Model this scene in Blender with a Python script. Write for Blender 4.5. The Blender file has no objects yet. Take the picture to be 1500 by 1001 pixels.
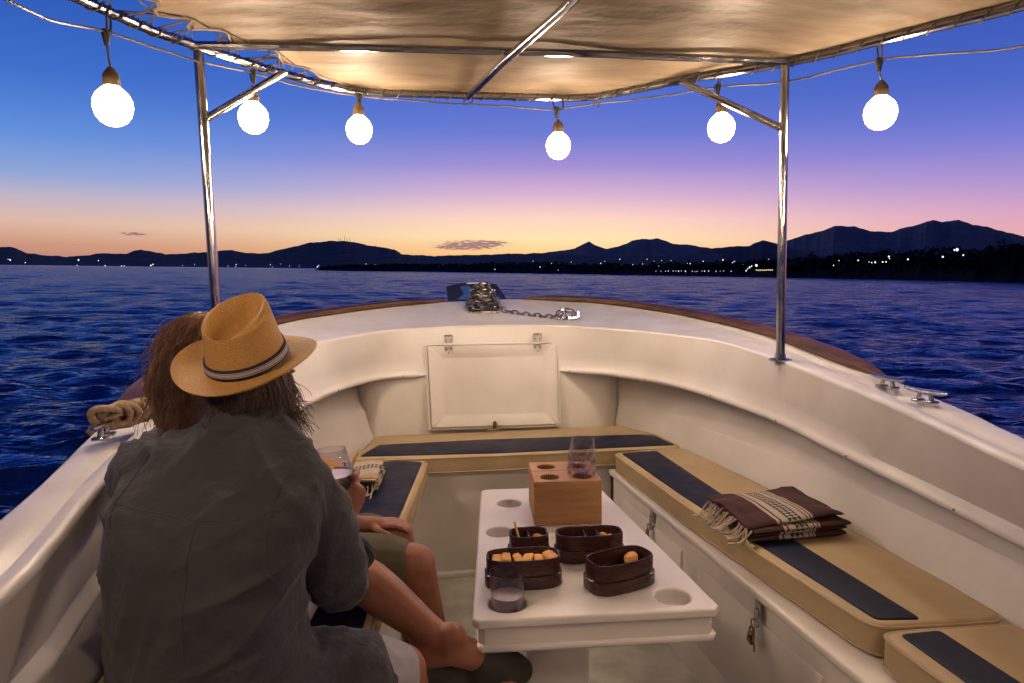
import bpy, bmesh, math, random
import numpy as np
from mathutils import Vector, Matrix, noise, Euler
from math import sin, cos, pi, radians as R, sqrt, exp, atan2
random.seed(7); rng = np.random.default_rng(5)
S = bpy.context.scene; COL = S.collection
V3 = Vector
# ------------------------------------------------------------------ frames
CAMB = V3((-0.346, 0, 1.42)); PSI, PIT, ROL, FPX = R(7.12), R(5.30), R(-0.76), 996.0
cf = V3((sin(PSI)*cos(PIT), cos(PSI)*cos(PIT), -sin(PIT))); cr = V3((cos(PSI), -sin(PSI), 0)); cu = cr.cross(cf)
cr, cu = cos(ROL)*cr+sin(ROL)*cu, -sin(ROL)*cr+cos(ROL)*cu
UP = V3((.023, -.015, 1)).normalized()                 # world up seen from the heeled boat
M = UP.rotation_difference(V3((0, 0, 1))).to_matrix().to_4x4()
CAMW = M @ CAMB
WATER = -0.45
ENV = []
def look(px, py):                                       # world direction of a line of sight in the photograph
    return (M.to_3x3() @ (cf+cr*((px-750)/FPX)-cu*((py-500.5)/FPX)))
def azim(px, py=400):
    d = look(px, py); return atan2(d.x, d.y)
# ------------------------------------------------------------------ materials
def nd(nt, t, **kw):
    n = nt.nodes.new(t)
    for k, v in kw.items(): setattr(n, k, v)
    return n
def mat(name, col, rough=.5, metal=0, col2=None, nscale=6, nmix=(.35, .65), bump=0, bscale=40, bdist=.002, emit=None, es=0,
        spec=.5, trans=0, ior=1.45, coat=0, stretch=None, detail=6, rvar=0, sheen=0, sss=0):
    m = bpy.data.materials.new(name); m.use_nodes = True; nt = m.node_tree; L = nt.links
    b = nt.nodes['Principled BSDF']; I = b.inputs
    I['Base Color'].default_value = (*col, 1); I['Roughness'].default_value = rough; I['Metallic'].default_value = metal
    I['Specular IOR Level'].default_value = spec; I['Transmission Weight'].default_value = trans; I['IOR'].default_value = ior
    I['Coat Weight'].default_value = coat; I['Sheen Weight'].default_value = sheen
    if sss: I['Subsurface Weight'].default_value = sss; I['Subsurface Radius'].default_value = (.02, .008, .004)
    if emit: I['Emission Color'].default_value = (*emit, 1); I['Emission Strength'].default_value = es
    tc = nd(nt, 'ShaderNodeTexCoord'); vec = tc.outputs['Object']
    if stretch:
        mp = nd(nt, 'ShaderNodeMapping'); mp.inputs['Scale'].default_value = stretch; L.new(vec, mp.inputs[0]); vec = mp.outputs[0]
    if col2 or rvar:
        n = nd(nt, 'ShaderNodeTexNoise'); n.inputs['Scale'].default_value = nscale; n.inputs['Detail'].default_value = detail
        L.new(vec, n.inputs['Vector'])
        mr = nd(nt, 'ShaderNodeMapRange'); mr.inputs[1].default_value = nmix[0]; mr.inputs[2].default_value = nmix[1]
        L.new(n.outputs['Fac'], mr.inputs[0])
        if col2:
            mx = nd(nt, 'ShaderNodeMix', data_type='RGBA'); mx.inputs[6].default_value = (*col, 1); mx.inputs[7].default_value = (*col2, 1)
            L.new(mr.outputs[0], mx.inputs[0]); L.new(mx.outputs[2], I['Base Color'])
        if rvar:
            m2 = nd(nt, 'ShaderNodeMapRange'); m2.inputs[3].default_value = rough-rvar; m2.inputs[4].default_value = rough+rvar
            L.new(mr.outputs[0], m2.inputs[0]); L.new(m2.outputs[0], I['Roughness'])
    if bump:
        n = nd(nt, 'ShaderNodeTexNoise'); n.inputs['Scale'].default_value = bscale; n.inputs['Detail'].default_value = 5
        L.new(vec, n.inputs['Vector']); bp = nd(nt, 'ShaderNodeBump'); bp.inputs['Strength'].default_value = bump
        bp.inputs['Distance'].default_value = bdist; L.new(n.outputs['Fac'], bp.inputs['Height']); L.new(bp.outputs[0], I['Normal'])
    return m
MT = {}
MT['gel'] = mat('white_gelcoat', (.78, .74, .69), .46, col2=(.64, .59, .52), nscale=3.2, nmix=(.35, .8), bump=.25, bscale=14, bdist=.003, rvar=.08, detail=10)
MT['deck'] = mat('deck_paint', (.70, .68, .66), .42, col2=(.56, .53, .50), nscale=5, nmix=(.4, .8), bump=.3, bscale=60, bdist=.0015, rvar=.1)
MT['floor'] = mat('cockpit_floor', (.36, .35, .30), .5, col2=(.26, .25, .21), nscale=9, bump=.4, bscale=180, bdist=.001)
MT['hull'] = mat('hull_paint', (.6, .6, .6), .3)
MT['wood'] = mat('varnished_teak', (.13, .055, .03), .5, col2=(.055, .022, .014), nscale=5, stretch=(1, 1, 6), bump=.3, bscale=30, bdist=.002)
MT['steel'] = mat('stainless_steel', (.62, .60, .58), .17, 1, rvar=.07, nscale=12, col2=(.5, .48, .46))
MT['galv'] = mat('galvanised_chain', (.36, .33, .30), .32, 1, col2=(.08, .05, .03), nscale=30, nmix=(.45, .7))
MT['beige'] = mat('beige_vinyl', (.46, .35, .20), .5, col2=(.38, .28, .155), nscale=3, bump=.8, bscale=8, bdist=.007)
MT['navy'] = mat('navy_vinyl', (.005, .009, .030), .5, col2=(.009, .013, .036), nscale=6, spec=.22, bump=.8, bscale=8, bdist=.006, rvar=.08)
MT['table'] = mat('table_top_paint', (.80, .76, .71), .30, col2=(.77, .725, .67), nscale=4, bump=.08, bscale=25, bdist=.001, coat=.2, rvar=.015)
MT['lacq'] = mat('lacquered_wood', (.060, .017, .012), .30, col2=(.022, .008, .007), nscale=14, stretch=(1, 1, 5), coat=.08, rvar=.08)
MT['block'] = mat('oak_block', (.50, .27, .12), .5, col2=(.38, .19, .08), nscale=7, stretch=(1, 1, 9), bump=.15, bscale=50, bdist=.0008)
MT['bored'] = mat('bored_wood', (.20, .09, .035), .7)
def clear(name, rgb, mixf, rough=.03):                   # clear thin plastic that still lets the lamps through
    m = bpy.data.materials.new(name); m.use_nodes = True; nt = m.node_tree; L = nt.links
    out = nt.nodes['Material Output']; nt.nodes.remove(nt.nodes['Principled BSDF'])
    b = nd(nt, 'ShaderNodeBsdfGlossy'); b.inputs['Color'].default_value = (.9, .88, .9, 1); b.inputs['Roughness'].default_value = rough
    t = nd(nt, 'ShaderNodeBsdfTransparent'); t.inputs[0].default_value = (*rgb, 1)
    lw = nd(nt, 'ShaderNodeLayerWeight'); lw.inputs[0].default_value = .5; pw = nd(nt, 'ShaderNodeMath', operation='POWER'); pw.inputs[1].default_value = 2.6; L.new(lw.outputs['Facing'], pw.inputs[0])
    ad = nd(nt, 'ShaderNodeMath', operation='MULTIPLY_ADD'); ad.inputs[1].default_value = .9; ad.inputs[2].default_value = mixf
    L.new(pw.outputs[0], ad.inputs[0]); mx = nd(nt, 'ShaderNodeMixShader'); L.new(ad.outputs[0], mx.inputs[0])
    L.new(t.outputs[0], mx.inputs[1]); L.new(b.outputs[0], mx.inputs[2]); L.new(mx.outputs[0], out.inputs[0])
    return m
MT['clear'] = clear('clear_plastic', (.95, .93, .94), .05, .06)
MT['drink'] = clear('melted_ice_drink', (.93, .91, .96), .22, .45)
MT['wine'] = clear('pale_drink', (.93, .88, .82), .08, .4)
MT['black'] = mat('black_rubber', (.02, .018, .017), .5)
MT['socket'] = mat('lamp_socket', (.10, .065, .03), .5)
MT['cable'] = mat('cable_sheath', (.10, .085, .075), .35)
MT['bulb'] = mat('lit_bulb', (1, .9, .8), .3, emit=(1, .745, .53), es=98)
MT['bulb_added'] = mat('lit_bulb_added', (1, .9, .8), .3, emit=(1, .72, .48), es=150)  # bulb of the unseen lamps added behind the viewer
def limb(m, lo, hi):                                    # frosted globe: brightest at the middle, warm at its rim
    nt = m.node_tree; b = nt.nodes['Principled BSDF']; lw = nd(nt, 'ShaderNodeLayerWeight'); lw.inputs[0].default_value = .5
    iv = nd(nt, 'ShaderNodeMath', operation='SUBTRACT'); iv.inputs[0].default_value = 1; nt.links.new(lw.outputs['Facing'], iv.inputs[1])
    pw = nd(nt, 'ShaderNodeMath', operation='POWER'); pw.inputs[1].default_value = 2.2; nt.links.new(iv.outputs[0], pw.inputs[0])
    mr = nd(nt, 'ShaderNodeMapRange'); mr.inputs[3].default_value = lo; mr.inputs[4].default_value = hi; nt.links.new(pw.outputs[0], mr.inputs[0]); nt.links.new(mr.outputs[0], b.inputs['Emission Strength'])
limb(MT['bulb'], .9, 290); limb(MT['bulb_added'], .9, 400)
MT['tarp'] = mat('awning_canvas', (.20, .150, .100), .68, col2=(.13, .094, .06), spec=.25, nscale=2.6, nmix=(.3, .7), bump=.6, bscale=7, bdist=.02, rvar=.12, stretch=(1, 2.2, 1))
MT['lace'] = mat('dark_lacing', (.045, .035, .03), .7)
MT['shirt'] = mat('grey_linen', (.048, .047, .053), .85, col2=(.036, .034, .039), nscale=5, bump=1, bscale=11, bdist=.020, detail=9, sheen=.1)
MT['shirtB'] = mat('charcoal_cotton', (.055, .05, .052), .9, bump=.4, bscale=300, bdist=.0006)
MT['shorts'] = mat('light_grey_shorts', (.36, .34, .36), .9, bump=.5, bscale=300, bdist=.0006)
MT['olive'] = mat('olive_shorts', (.11, .095, .06), .9, bump=.5, bscale=300, bdist=.0006)
MT['skin'] = mat('tanned_skin', (.36, .155, .095), .5, col2=(.25, .095, .058), nscale=11, bump=.5, bscale=90, bdist=.0014, sss=.12)
MT['hairA'] = mat('dark_brown_hair', (.075, .042, .033), .45, col2=(.16, .10, .08), nscale=25)
MT['hairB'] = mat('chestnut_hair', (.15, .07, .04), .45, col2=(.26, .14, .075), nscale=18)
MT['sole'] = mat('dark_canvas_shoe', (.045, .045, .035), .8, bump=.4, bscale=300, bdist=.0006)
MT['eye'] = mat('eye_white', (.7, .68, .64), .2)
MT['rope'] = mat('tan_rope', (.42, .29, .17), .8, col2=(.26, .17, .10), nscale=60, bump=.8, bscale=90, bdist=.003)
MT['fringe'] = mat('cream_fringe', (.55, .47, .37), .9, col2=(.42, .34, .25), nscale=50)
MT['brass'] = mat('weathered_brass', (.35, .22, .08), .4, 1, col2=(.10, .06, .03), nscale=60)
MT['blueplate'] = mat('dark_blue_plate', (.025, .028, .05), .45)
MT['bluemark'] = mat('blue_paint_mark', (.05, .14, .42), .4)
MT['whitemark'] = mat('white_paint_mark', (.6, .6, .6), .4)
MT['food'] = mat('orange_snack', (.72, .30, .06), .6, col2=(.80, .42, .12), nscale=60, bump=.8, bscale=120, bdist=.003)
MT['foody'] = mat('yellow_snack', (.62, .42, .12), .6, col2=(.45, .25, .08), nscale=40)
MT['screw'] = mat('rusty_screw', (.10, .05, .03), .6, .6)
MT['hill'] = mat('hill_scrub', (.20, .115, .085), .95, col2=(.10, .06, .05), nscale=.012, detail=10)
MT['farhill_hazed'] = mat('hazed_mountain_scrub', (.40, .25, .19), .95, col2=(.30, .18, .14), nscale=.004, detail=10)  # paler than the nearer hills: distance haze put into the colour
MT['shore'] = mat('dark_shore', (.022, .018, .017), .95)
MT['leaf'] = mat('shore_foliage', (.022, .022, .016), .9, col2=(.012, .012, .010), nscale=.3)
MT['bark'] = mat('shore_bark', (.03, .022, .018), .9)
MT['lampw'] = mat('cool_lamp', (1, 1, 1), emit=(.75, .9, 1), es=2.3)
MT['lampo'] = mat('warm_lamp', (1, 1, 1), emit=(1, .72, .35), es=2.5)
def stripes(name, axis, stops, rough=.9, scale=1.0, off=0.0, check=None, bstr=.5):
    m = bpy.data.materials.new(name); m.use_nodes = True; nt = m.node_tree; L = nt.links; b = nt.nodes['Principled BSDF']
    b.inputs['Roughness'].default_value = rough
    tc = nd(nt, 'ShaderNodeTexCoord'); sp = nd(nt, 'ShaderNodeSeparateXYZ'); L.new(tc.outputs['UV'], sp.inputs[0])
    ma = nd(nt, 'ShaderNodeMath', operation='MULTIPLY_ADD'); ma.inputs[1].default_value = scale; ma.inputs[2].default_value = off
    L.new(sp.outputs[axis], ma.inputs[0])
    rp = nd(nt, 'ShaderNodeValToRGB'); rp.color_ramp.interpolation = 'CONSTANT'; e = rp.color_ramp.elements
    while len(e) > 1: e.remove(e[-1])
    e[0].position = stops[0][0]; e[0].color = (*stops[0][1], 1)
    for p, c in stops[1:]:
        q = e.new(p); q.color = (*c, 1)
    L.new(ma.outputs[0], rp.inputs[0])
    if check:
        lo, hi, cs, c0, c1_ = check
        ck = nd(nt, 'ShaderNodeTexChecker'); ck.inputs['Scale'].default_value = cs; ck.inputs['Color1'].default_value = (*c0, 1); ck.inputs['Color2'].default_value = (*c1_, 1)
        mp = nd(nt, 'ShaderNodeMapping'); mp.inputs['Rotation'].default_value = (0, 0, R(45)); L.new(tc.outputs['UV'], mp.inputs[0]); L.new(mp.outputs[0], ck.inputs[0])
        g1 = nd(nt, 'ShaderNodeMath', operation='GREATER_THAN'); g1.inputs[1].default_value = lo; g2 = nd(nt, 'ShaderNodeMath', operation='LESS_THAN'); g2.inputs[1].default_value = hi
        L.new(ma.outputs[0], g1.inputs[0]); L.new(ma.outputs[0], g2.inputs[0]); g3 = nd(nt, 'ShaderNodeMath', operation='MULTIPLY'); L.new(g1.outputs[0], g3.inputs[0]); L.new(g2.outputs[0], g3.inputs[1])
        m3 = nd(nt, 'ShaderNodeMix', data_type='RGBA'); L.new(g3.outputs[0], m3.inputs[0]); L.new(rp.outputs[0], m3.inputs[6]); L.new(ck.outputs[0], m3.inputs[7])
        class _W: outputs = [m3.outputs[2]]
        rp = _W
    n = nd(nt, 'ShaderNodeTexNoise'); n.inputs['Scale'].default_value = 160; L.new(tc.outputs['Object'], n.inputs['Vector'])
    mx = nd(nt, 'ShaderNodeMix', data_type='RGBA', blend_type='MULTIPLY'); mx.inputs[0].default_value = .6
    L.new(rp.outputs[0], mx.inputs[6]); mr = nd(nt, 'ShaderNodeMapRange'); mr.inputs[3].default_value = .55; mr.inputs[4].default_value = 1.35
    L.new(n.outputs['Fac'], mr.inputs[0]); L.new(mr.outputs[0], mx.inputs[7]); L.new(mx.outputs[2], b.inputs['Base Color'])
    bp = nd(nt, 'ShaderNodeBump'); bp.inputs['Strength'].default_value = .5; bp.inputs['Distance'].default_value = .001
    L.new(n.outputs['Fac'], bp.inputs['Height']); L.new(bp.outputs[0], b.inputs['Normal'])
    return m
# ------------------------------------------------------------------ geometry helpers
class G:
    """collects verts, faces and optional uv"""
    def __init__(s): s.v = []; s.f = []; s.uv = {}; s.marks = []
    def mark(s): s.marks.append(len(s.f)); return s
    def add(s, v, f):
        o = len(s.v); s.v += [tuple(p) for p in v]; s.f += [tuple(i+o for i in q) for q in f]; return s
    def tube(s, pts, r, n=8, closed=False, cap=True, flat=1.0):
        pts = [V3(p) for p in pts]; N = len(pts)
        rr = r if hasattr(r, '__len__') else [r]*N
        vs = []; fr = None
        for i, p in enumerate(pts):
            a = pts[(i-1) % N] if (closed or i > 0) else p; b = pts[(i+1) % N] if (closed or i < N-1) else p
            t = (b-a); t = t.normalized() if t.length > 1e-9 else V3((0, 0, 1))
            if fr is None:
                h = V3((0, 0, 1)) if abs(t.z) < .9 else V3((1, 0, 0)); x = t.cross(h).normalized()
            else:
                x = (fr-t*fr.dot(t)); x = x.normalized() if x.length > 1e-6 else t.orthogonal().normalized()
            fr = x; y = t.cross(x)
            for k in range(n):
                c = 2*pi*k/n; vs.append(p+x*(rr[i]*cos(c))+y*(rr[i]*flat*sin(c)))
        fs = []
        for i in range(N if closed else N-1):
            j = (i+1) % N
            for k in range(n): fs.append((i*n+k, i*n+(k+1) % n, j*n+(k+1) % n, j*n+k))
        if cap and not closed: fs.append(tuple(range(n))[::-1]); fs.append(tuple((N-1)*n+k for k in range(n)))
        return s.add(vs, fs)
    def limb(s, pts, rad, n=14):                         # tube with round ends for later remeshing
        pts = [V3(p) for p in pts]; P = []; Q = []
        t0 = (pts[1]-pts[0]).normalized(); t1 = (pts[-1]-pts[-2]).normalized()
        for a in (80, 60, 35): P.append(pts[0]-t0*rad[0]*sin(R(a))); Q.append(rad[0]*cos(R(a)))
        for i in range(len(pts)-1):
            for k in range(4):
                u = k/4; w = u*u*(3-2*u); P.append(pts[i].lerp(pts[i+1], u)); Q.append(rad[i]*(1-w)+rad[i+1]*w)
        P.append(pts[-1]); Q.append(rad[-1])
        for a in (35, 60, 80): P.append(pts[-1]+t1*rad[-1]*sin(R(a))); Q.append(rad[-1]*cos(R(a)))
        return s.tube(P, Q, n)
    def ell(s, c, r, rot=None, n=20, m=12):
        vs = []; c = V3(c); rot = rot or Matrix.Identity(3)
        for i in range(m+1):
            a = pi*i/m
            for k in range(n):
                b = 2*pi*k/n; vs.append(c+rot @ V3((r[0]*sin(a)*cos(b), r[1]*sin(a)*sin(b), r[2]*cos(a))))
        fs = [(i*n+k, (i+1)*n+k, (i+1)*n+(k+1) % n, i*n+(k+1) % n) for i in range(m) for k in range(n)]
        return s.add(vs, fs)
    def loft(s, rings, cap=True, closed=True):
        n = len(rings[0]); vs = [p for r in rings for p in r]; fs = []
        for i in range(len(rings)-1):
            for k in range(n if closed else n-1): fs.append((i*n+k, i*n+(k+1) % n, (i+1)*n+(k+1) % n, (i+1)*n+k))
        if cap and closed: fs.append(tuple(range(n))[::-1]); fs.append(tuple((len(rings)-1)*n+k for k in range(n)))
        return s.add(vs, fs)
    def lathe(s, c, prof, n=32, axis=None):
        c = V3(c); q = V3((0, 0, 1)).rotation_difference(V3(axis)).to_matrix() if axis else Matrix.Identity(3)
        rings = [[c+q @ V3((r*cos(2*pi*k/n), r*sin(2*pi*k/n), z)) for k in range(n)] for r, z in prof]
        return s.loft(rings, cap=True)
    def box(s, c, d, rot=None, bev=.0):
        bm = bmesh.new(); bmesh.ops.create_cube(bm, size=1)
        for v in bm.verts: v.co = V3((v.co.x*d[0], v.co.y*d[1], v.co.z*d[2]))
        if bev: bmesh.ops.bevel(bm, geom=bm.edges[:], offset=bev, segments=3, profile=.5, affect='EDGES')
        rot = rot or Matrix.Identity(3); c = V3(c)
        bm.verts.ensure_lookup_table(); vs = [c+rot @ v.co for v in bm.verts]; fs = [tuple(v.index for v in f.verts) for f in bm.faces]
        bm.free(); return s.add(vs, fs)
    def slab(s, poly, z0, z1, r=.01, steps=4, crown=0):  # plan polygon, rounded top and bottom edges
        def off(P, d):
            n = len(P); out = []
            for i in range(n):
                a, b, c = V3(P[i-1]), V3(P[i]), V3(P[(i+1) % n]); e1 = (b-a).normalized(); e2 = (c-b).normalized()
                n1 = V3((-e1.y, e1.x)); n2 = V3((-e2.y, e2.x)); m = (n1+n2)
                m = m/max(.35, m.dot(n1)) if m.length > 1e-6 else n1
                out.append((b.x+m.x*d, b.y+m.y*d))
            return out
        P = [tuple(p) for p in poly]; A = sum(P[i-1][0]*P[i][1]-P[i][0]*P[i-1][1] for i in range(len(P)))
        if A < 0: P = P[::-1]
        rings = []
        for k in range(steps+1):
            a = pi/2*k/steps; rings.append([(x, y, z0+r*(1-sin(a))) for x, y in off(P, r*(1-cos(a)))] if False else [(x, y, z0+r-r*cos(a)) for x, y in off(P, r-r*sin(a))])
        for k in range(steps+1):
            a = pi/2*k/steps; rings.append([(x, y, z1-r+r*sin(a)) for x, y in off(P, r-r*cos(a))])
        if crown:
            rings.append([(x, y, z1+crown) for x, y in off(P, r+crown*6)])
        return s.loft(rings, cap=True)
def rounded(poly, r, k=5):                               # round the corners of a plan polygon
    out = []; n = len(poly)
    for i in range(n):
        a, b, c = V3(poly[i-1]), V3(poly[i]), V3(poly[(i+1) % n])
        d1 = min(r, (a-b).length*.45); d2 = min(r, (c-b).length*.45)
        p = b+(a-b).normalized()*d1; q = b+(c-b).normalized()*d2
        for j in range(k+1):
            t = j/k; out.append(tuple(p.lerp(b, t).lerp(b.lerp(q, t), t)))
    return out
def crom(pts, n=10):                                     # Catmull-Rom through points
    P = [V3(p) for p in pts]; P = [P[0]*2-P[1]]+P+[P[-1]*2-P[-2]]; out = []
    for i in range(1, len(P)-2):
        for k in range(n):
            t = k/n; a, b, c, d = P[i-1:i+3]
            out.append(.5*((2*b)+(c-a)*t+(2*a-5*b+4*c-d)*t*t+(3*b-a-3*c+d)*t**3))
    out.append(P[-2]); return out
def resample(P, N):
    P = [V3(p) for p in P]; L = [0]
    for i in range(1, len(P)): L.append(L[-1]+(P[i]-P[i-1]).length)
    out = []; j = 0
    for k in range(N):
        s = L[-1]*k/(N-1)
        while j < len(P)-2 and L[j+1] < s: j += 1
        t = (s-L[j])/max(1e-9, L[j+1]-L[j]); out.append(P[j].lerp(P[j+1], min(1, max(0, t))))
    return out
def worigin(o):
    v = V3((0, 0, 0))
    while o is not None: v += o.location; o = o.parent
    return v
def ob(name, g, m, parent=None, smooth=True, auto=35, origin=None, fixn=True):
    me = bpy.data.meshes.new(name)
    if parent is not None: o0 = worigin(parent)
    elif origin is not None: o0 = V3(origin)
    else:
        a = np.array([tuple(p) for p in g.v]); o0 = V3(((a[:, 0].min()+a[:, 0].max())/2, (a[:, 1].min()+a[:, 1].max())/2, a[:, 2].min()))
    me.from_pydata([(p[0]-o0.x, p[1]-o0.y, p[2]-o0.z) for p in g.v], [], g.f); me.update()
    if fixn:
        bm = bmesh.new(); bm.from_mesh(me); bmesh.ops.recalc_face_normals(bm, faces=bm.faces); bm.to_mesh(me); bm.free()
    for mm in (m if isinstance(m, list) else [m]): me.materials.append(mm)
    if smooth:
        for p in me.polygons: p.use_smooth = True
        if auto:
            try: me.set_sharp_from_angle(angle=R(auto))
            except Exception: pass
    if g.marks:
        mi = np.zeros(len(me.polygons), np.int32)
        for q in g.marks: mi[q:] += 1
        me.polygons.foreach_set('material_index', mi)
    if g.uv:
        ul = me.uv_layers.new(name='UVMap')
        for lp in me.loops: ul.data[lp.index].uv = g.uv.get(lp.vertex_index, (0, 0))
    o = bpy.data.objects.new(name, me); COL.objects.link(o)
    if parent is not None: o.parent = parent
    else: o.location = o0
    return o
def tag(o, label, cat, group=None, kind=None):
    if label: o['label'] = label
    if cat: o['category'] = cat
    if group: o['group'] = group
    if kind: o['kind'] = kind
    return o
def thing(name, loc, label, cat, group=None):
    o = bpy.data.objects.new(name, None); COL.objects.link(o); o.location = loc; o.empty_display_size = .1
    return tag(o, label, cat, group)
def struct(o, env=True):
    o['kind'] = 'structure'
    if env: ENV.append(o)
    return o
def copy_tree(o, parent=None):
    c = o.copy(); COL.objects.link(c); c.parent = parent
    for ch in list(o.children): copy_tree(ch, c)
    return c
def fuse(g, vox=.005, smooth=6, fac=.6, disp=None):      # voxel remesh of overlapping solids into one continuous skin
    me = bpy.data.meshes.new('tmp'); me.from_pydata([tuple(p) for p in g.v], [], g.f)
    bm = bmesh.new(); bm.from_mesh(me); bmesh.ops.recalc_face_normals(bm, faces=bm.faces); bm.to_mesh(me); bm.free()
    o = bpy.data.objects.new('tmp', me); COL.objects.link(o)
    r = o.modifiers.new('r', 'REMESH'); r.mode = 'VOXEL'; r.voxel_size = vox
    if smooth:
        s = o.modifiers.new('s', 'SMOOTH'); s.iterations = smooth; s.factor = fac
    dg = bpy.context.evaluated_depsgraph_get(); ev = o.evaluated_get(dg); m2 = ev.to_mesh()
    out = G(); out.v = [tuple(v.co) for v in m2.vertices]; out.f = [tuple(p.vertices) for p in m2.polygons]
    nrm = [V3(v.normal) for v in m2.vertices]
    ev.to_mesh_clear(); bpy.data.objects.remove(o); bpy.data.meshes.remove(me)
    if disp:
        out.v = [tuple(V3(p)+nrm[i]*disp(V3(p), nrm[i])) for i, p in enumerate(out.v)]
    return out
def spl(p): return V3(p)
# ================================================================== SKY
def build_sky():
    w = bpy.data.worlds.new('World'); S.world = w; w.use_nodes = True; nt = w.node_tree; L = nt.links
    bg = nt.nodes['Background']; tc = nd(nt, 'ShaderNodeTexCoord'); nm = nd(nt, 'ShaderNodeVectorMath', operation='NORMALIZE')
    L.new(tc.outputs['Generated'], nm.inputs[0]); sp = nd(nt, 'ShaderNodeSeparateXYZ'); L.new(nm.outputs[0], sp.inputs[0])
    def M_(op, a, b=None, c=None, clamp=False):
        n = nd(nt, 'ShaderNodeMath', operation=op, use_clamp=clamp)
        for i, v in enumerate((a, b, c)):
            if v is None: continue
            if isinstance(v, (int, float)): n.inputs[i].default_value = v
            else: L.new(v, n.inputs[i])
        return n.outputs[0]
    el = M_('ARCSINE', sp.outputs[2]); az = M_('ARCTAN2', sp.outputs[0], sp.outputs[1])
    pos = M_('DIVIDE', el, R(36), clamp=True)
    def lin(c): return tuple(((x/255+.055)/1.055)**2.4 if x > 10 else x/255/12.92 for x in c)
    def ramp(st):
        r = nd(nt, 'ShaderNodeValToRGB'); e = r.color_ramp.elements; r.color_ramp.interpolation = 'EASE' if 0 else 'LINEAR'
        while len(e) > 1: e.remove(e[-1])
        e[0].position = st[0][0]/36; e[0].color = (*lin(st[0][1]), 1)
        for p, c in st[1:]:
            q = e.new(p/36); q.color = (*lin(c), 1)
        L.new(pos, r.inputs[0]); return r.outputs[0]
    sun = ramp([(0, (238, 160, 100)), (1.2, (250, 196, 130)), (2.6, (255, 222, 168)), (4.2, (250, 208, 188)), (6.2, (212, 174, 202)), (8.5, (158, 140, 205)), (11, (106, 120, 204)), (15, (68, 102, 198)), (21, (44, 82, 176)), (36, (22, 44, 118))])
    lef = ramp([(0, (170, 120, 112)), (1.4, (196, 142, 122)), (3.0, (212, 176, 160)), (4.6, (182, 172, 190)), (6.2, (132, 160, 208)), (9, (88, 138, 212)), (13, (58, 106, 196)), (21, (34, 72, 162)), (36, (20, 42, 116))])
    rig = ramp([(0, (215, 140, 130)), (2.2, (224, 156, 160)), (4.2, (205, 152, 188)), (6.5, (158, 138, 202)), (9.5, (110, 118, 205)), (13, (72, 98, 190)), (21, (40, 70, 162)), (36, (22, 42, 116))])
    back = ramp([(0, (34, 38, 62)), (4, (38, 44, 76)), (12, (28, 40, 84)), (36, (18, 32, 84))])
    a0 = azim(815)
    d = M_('SUBTRACT', az, a0)
    g = M_('POWER', 2.718, M_('MULTIPLY', M_('MULTIPLY', d, d), -1/(2*R(16.5)**2)))
    side = nd(nt, 'ShaderNodeMapRange'); side.inputs[1].default_value = R(-9); side.inputs[2].default_value = R(9); L.new(d, side.inputs[0])
    def mix(f, a, b):
        m = nd(nt, 'ShaderNodeMix', data_type='RGBA'); L.new(f, m.inputs[0]); L.new(a, m.inputs[6]) if not isinstance(a, tuple) else setattr(m.inputs[6], 'default_value', a)
        L.new(b, m.inputs[7]) if not isinstance(b, tuple) else setattr(m.inputs[7], 'default_value', b); return m.outputs[2]
    lr = mix(side.outputs[0], lef, rig)
    bk = nd(nt, 'ShaderNodeMapRange'); bk.inputs[1].default_value = R(45); bk.inputs[2].default_value = R(120); L.new(M_('ABSOLUTE', d), bk.inputs[0])
    lr = mix(bk.outputs[0], lr, back)
    col = mix(g, lr, sun)
    # thin dusk clouds low over the hills
    nz = nd(nt, 'ShaderNodeTexNoise'); nz.inputs['Scale'].default_value = 1; nz.inputs['Detail'].default_value = 7
    cb = nd(nt, 'ShaderNodeCombineXYZ'); L.new(M_('MULTIPLY', az, 110), cb.inputs[0]); L.new(M_('MULTIPLY', el, 620), cb.inputs[1]); L.new(cb.outputs[0], nz.inputs['Vector'])
    def blob(px, py, wx, wy):
        v = look(px, py); a = atan2(v.x, v.y); e = math.asin(v.normalized().z)
        u = M_('DIVIDE', M_('SUBTRACT', az, a), wx/FPX); w_ = M_('DIVIDE', M_('SUBTRACT', el, e), wy/FPX)
        return M_('POWER', 2.718, M_('MULTIPLY', M_('ADD', M_('MULTIPLY', u, u), M_('MULTIPLY', w_, w_)), -1))
    tot = None
    for (px, py, wx, wy, k) in [(690, 359, 44, 6.5, 1.25), (667, 363, 30, 3, .8), (720, 356, 26, 3, .7), (196, 343, 17, 2.2, 1.1), (90, 357, 70, 3, .34), (30, 361, 60, 2.5, .34), (250, 362, 60, 3, .2)]:
        b = M_('MULTIPLY', blob(px, py, wx, wy), k); tot = b if tot is None else M_('ADD', tot, b)
    cm = M_('MULTIPLY', M_('SUBTRACT', M_('MULTIPLY', tot, M_('SUBTRACT', M_('MULTIPLY', nz.outputs['Fac'], 3.2), .95)), .30), 4.0, clamp=True)
    ft = M_('MULTIPLY', tot, .25, clamp=True)
    col = mix(M_('MULTIPLY', cm, .8), col, (*lin((108, 78, 104)), 1))
    col = mix(ft, col, (*lin((190, 135, 130)), 1))
    L.new(col, bg.inputs['Color']); bg.inputs['Strength'].default_value = 1.0
build_sky()
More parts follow.
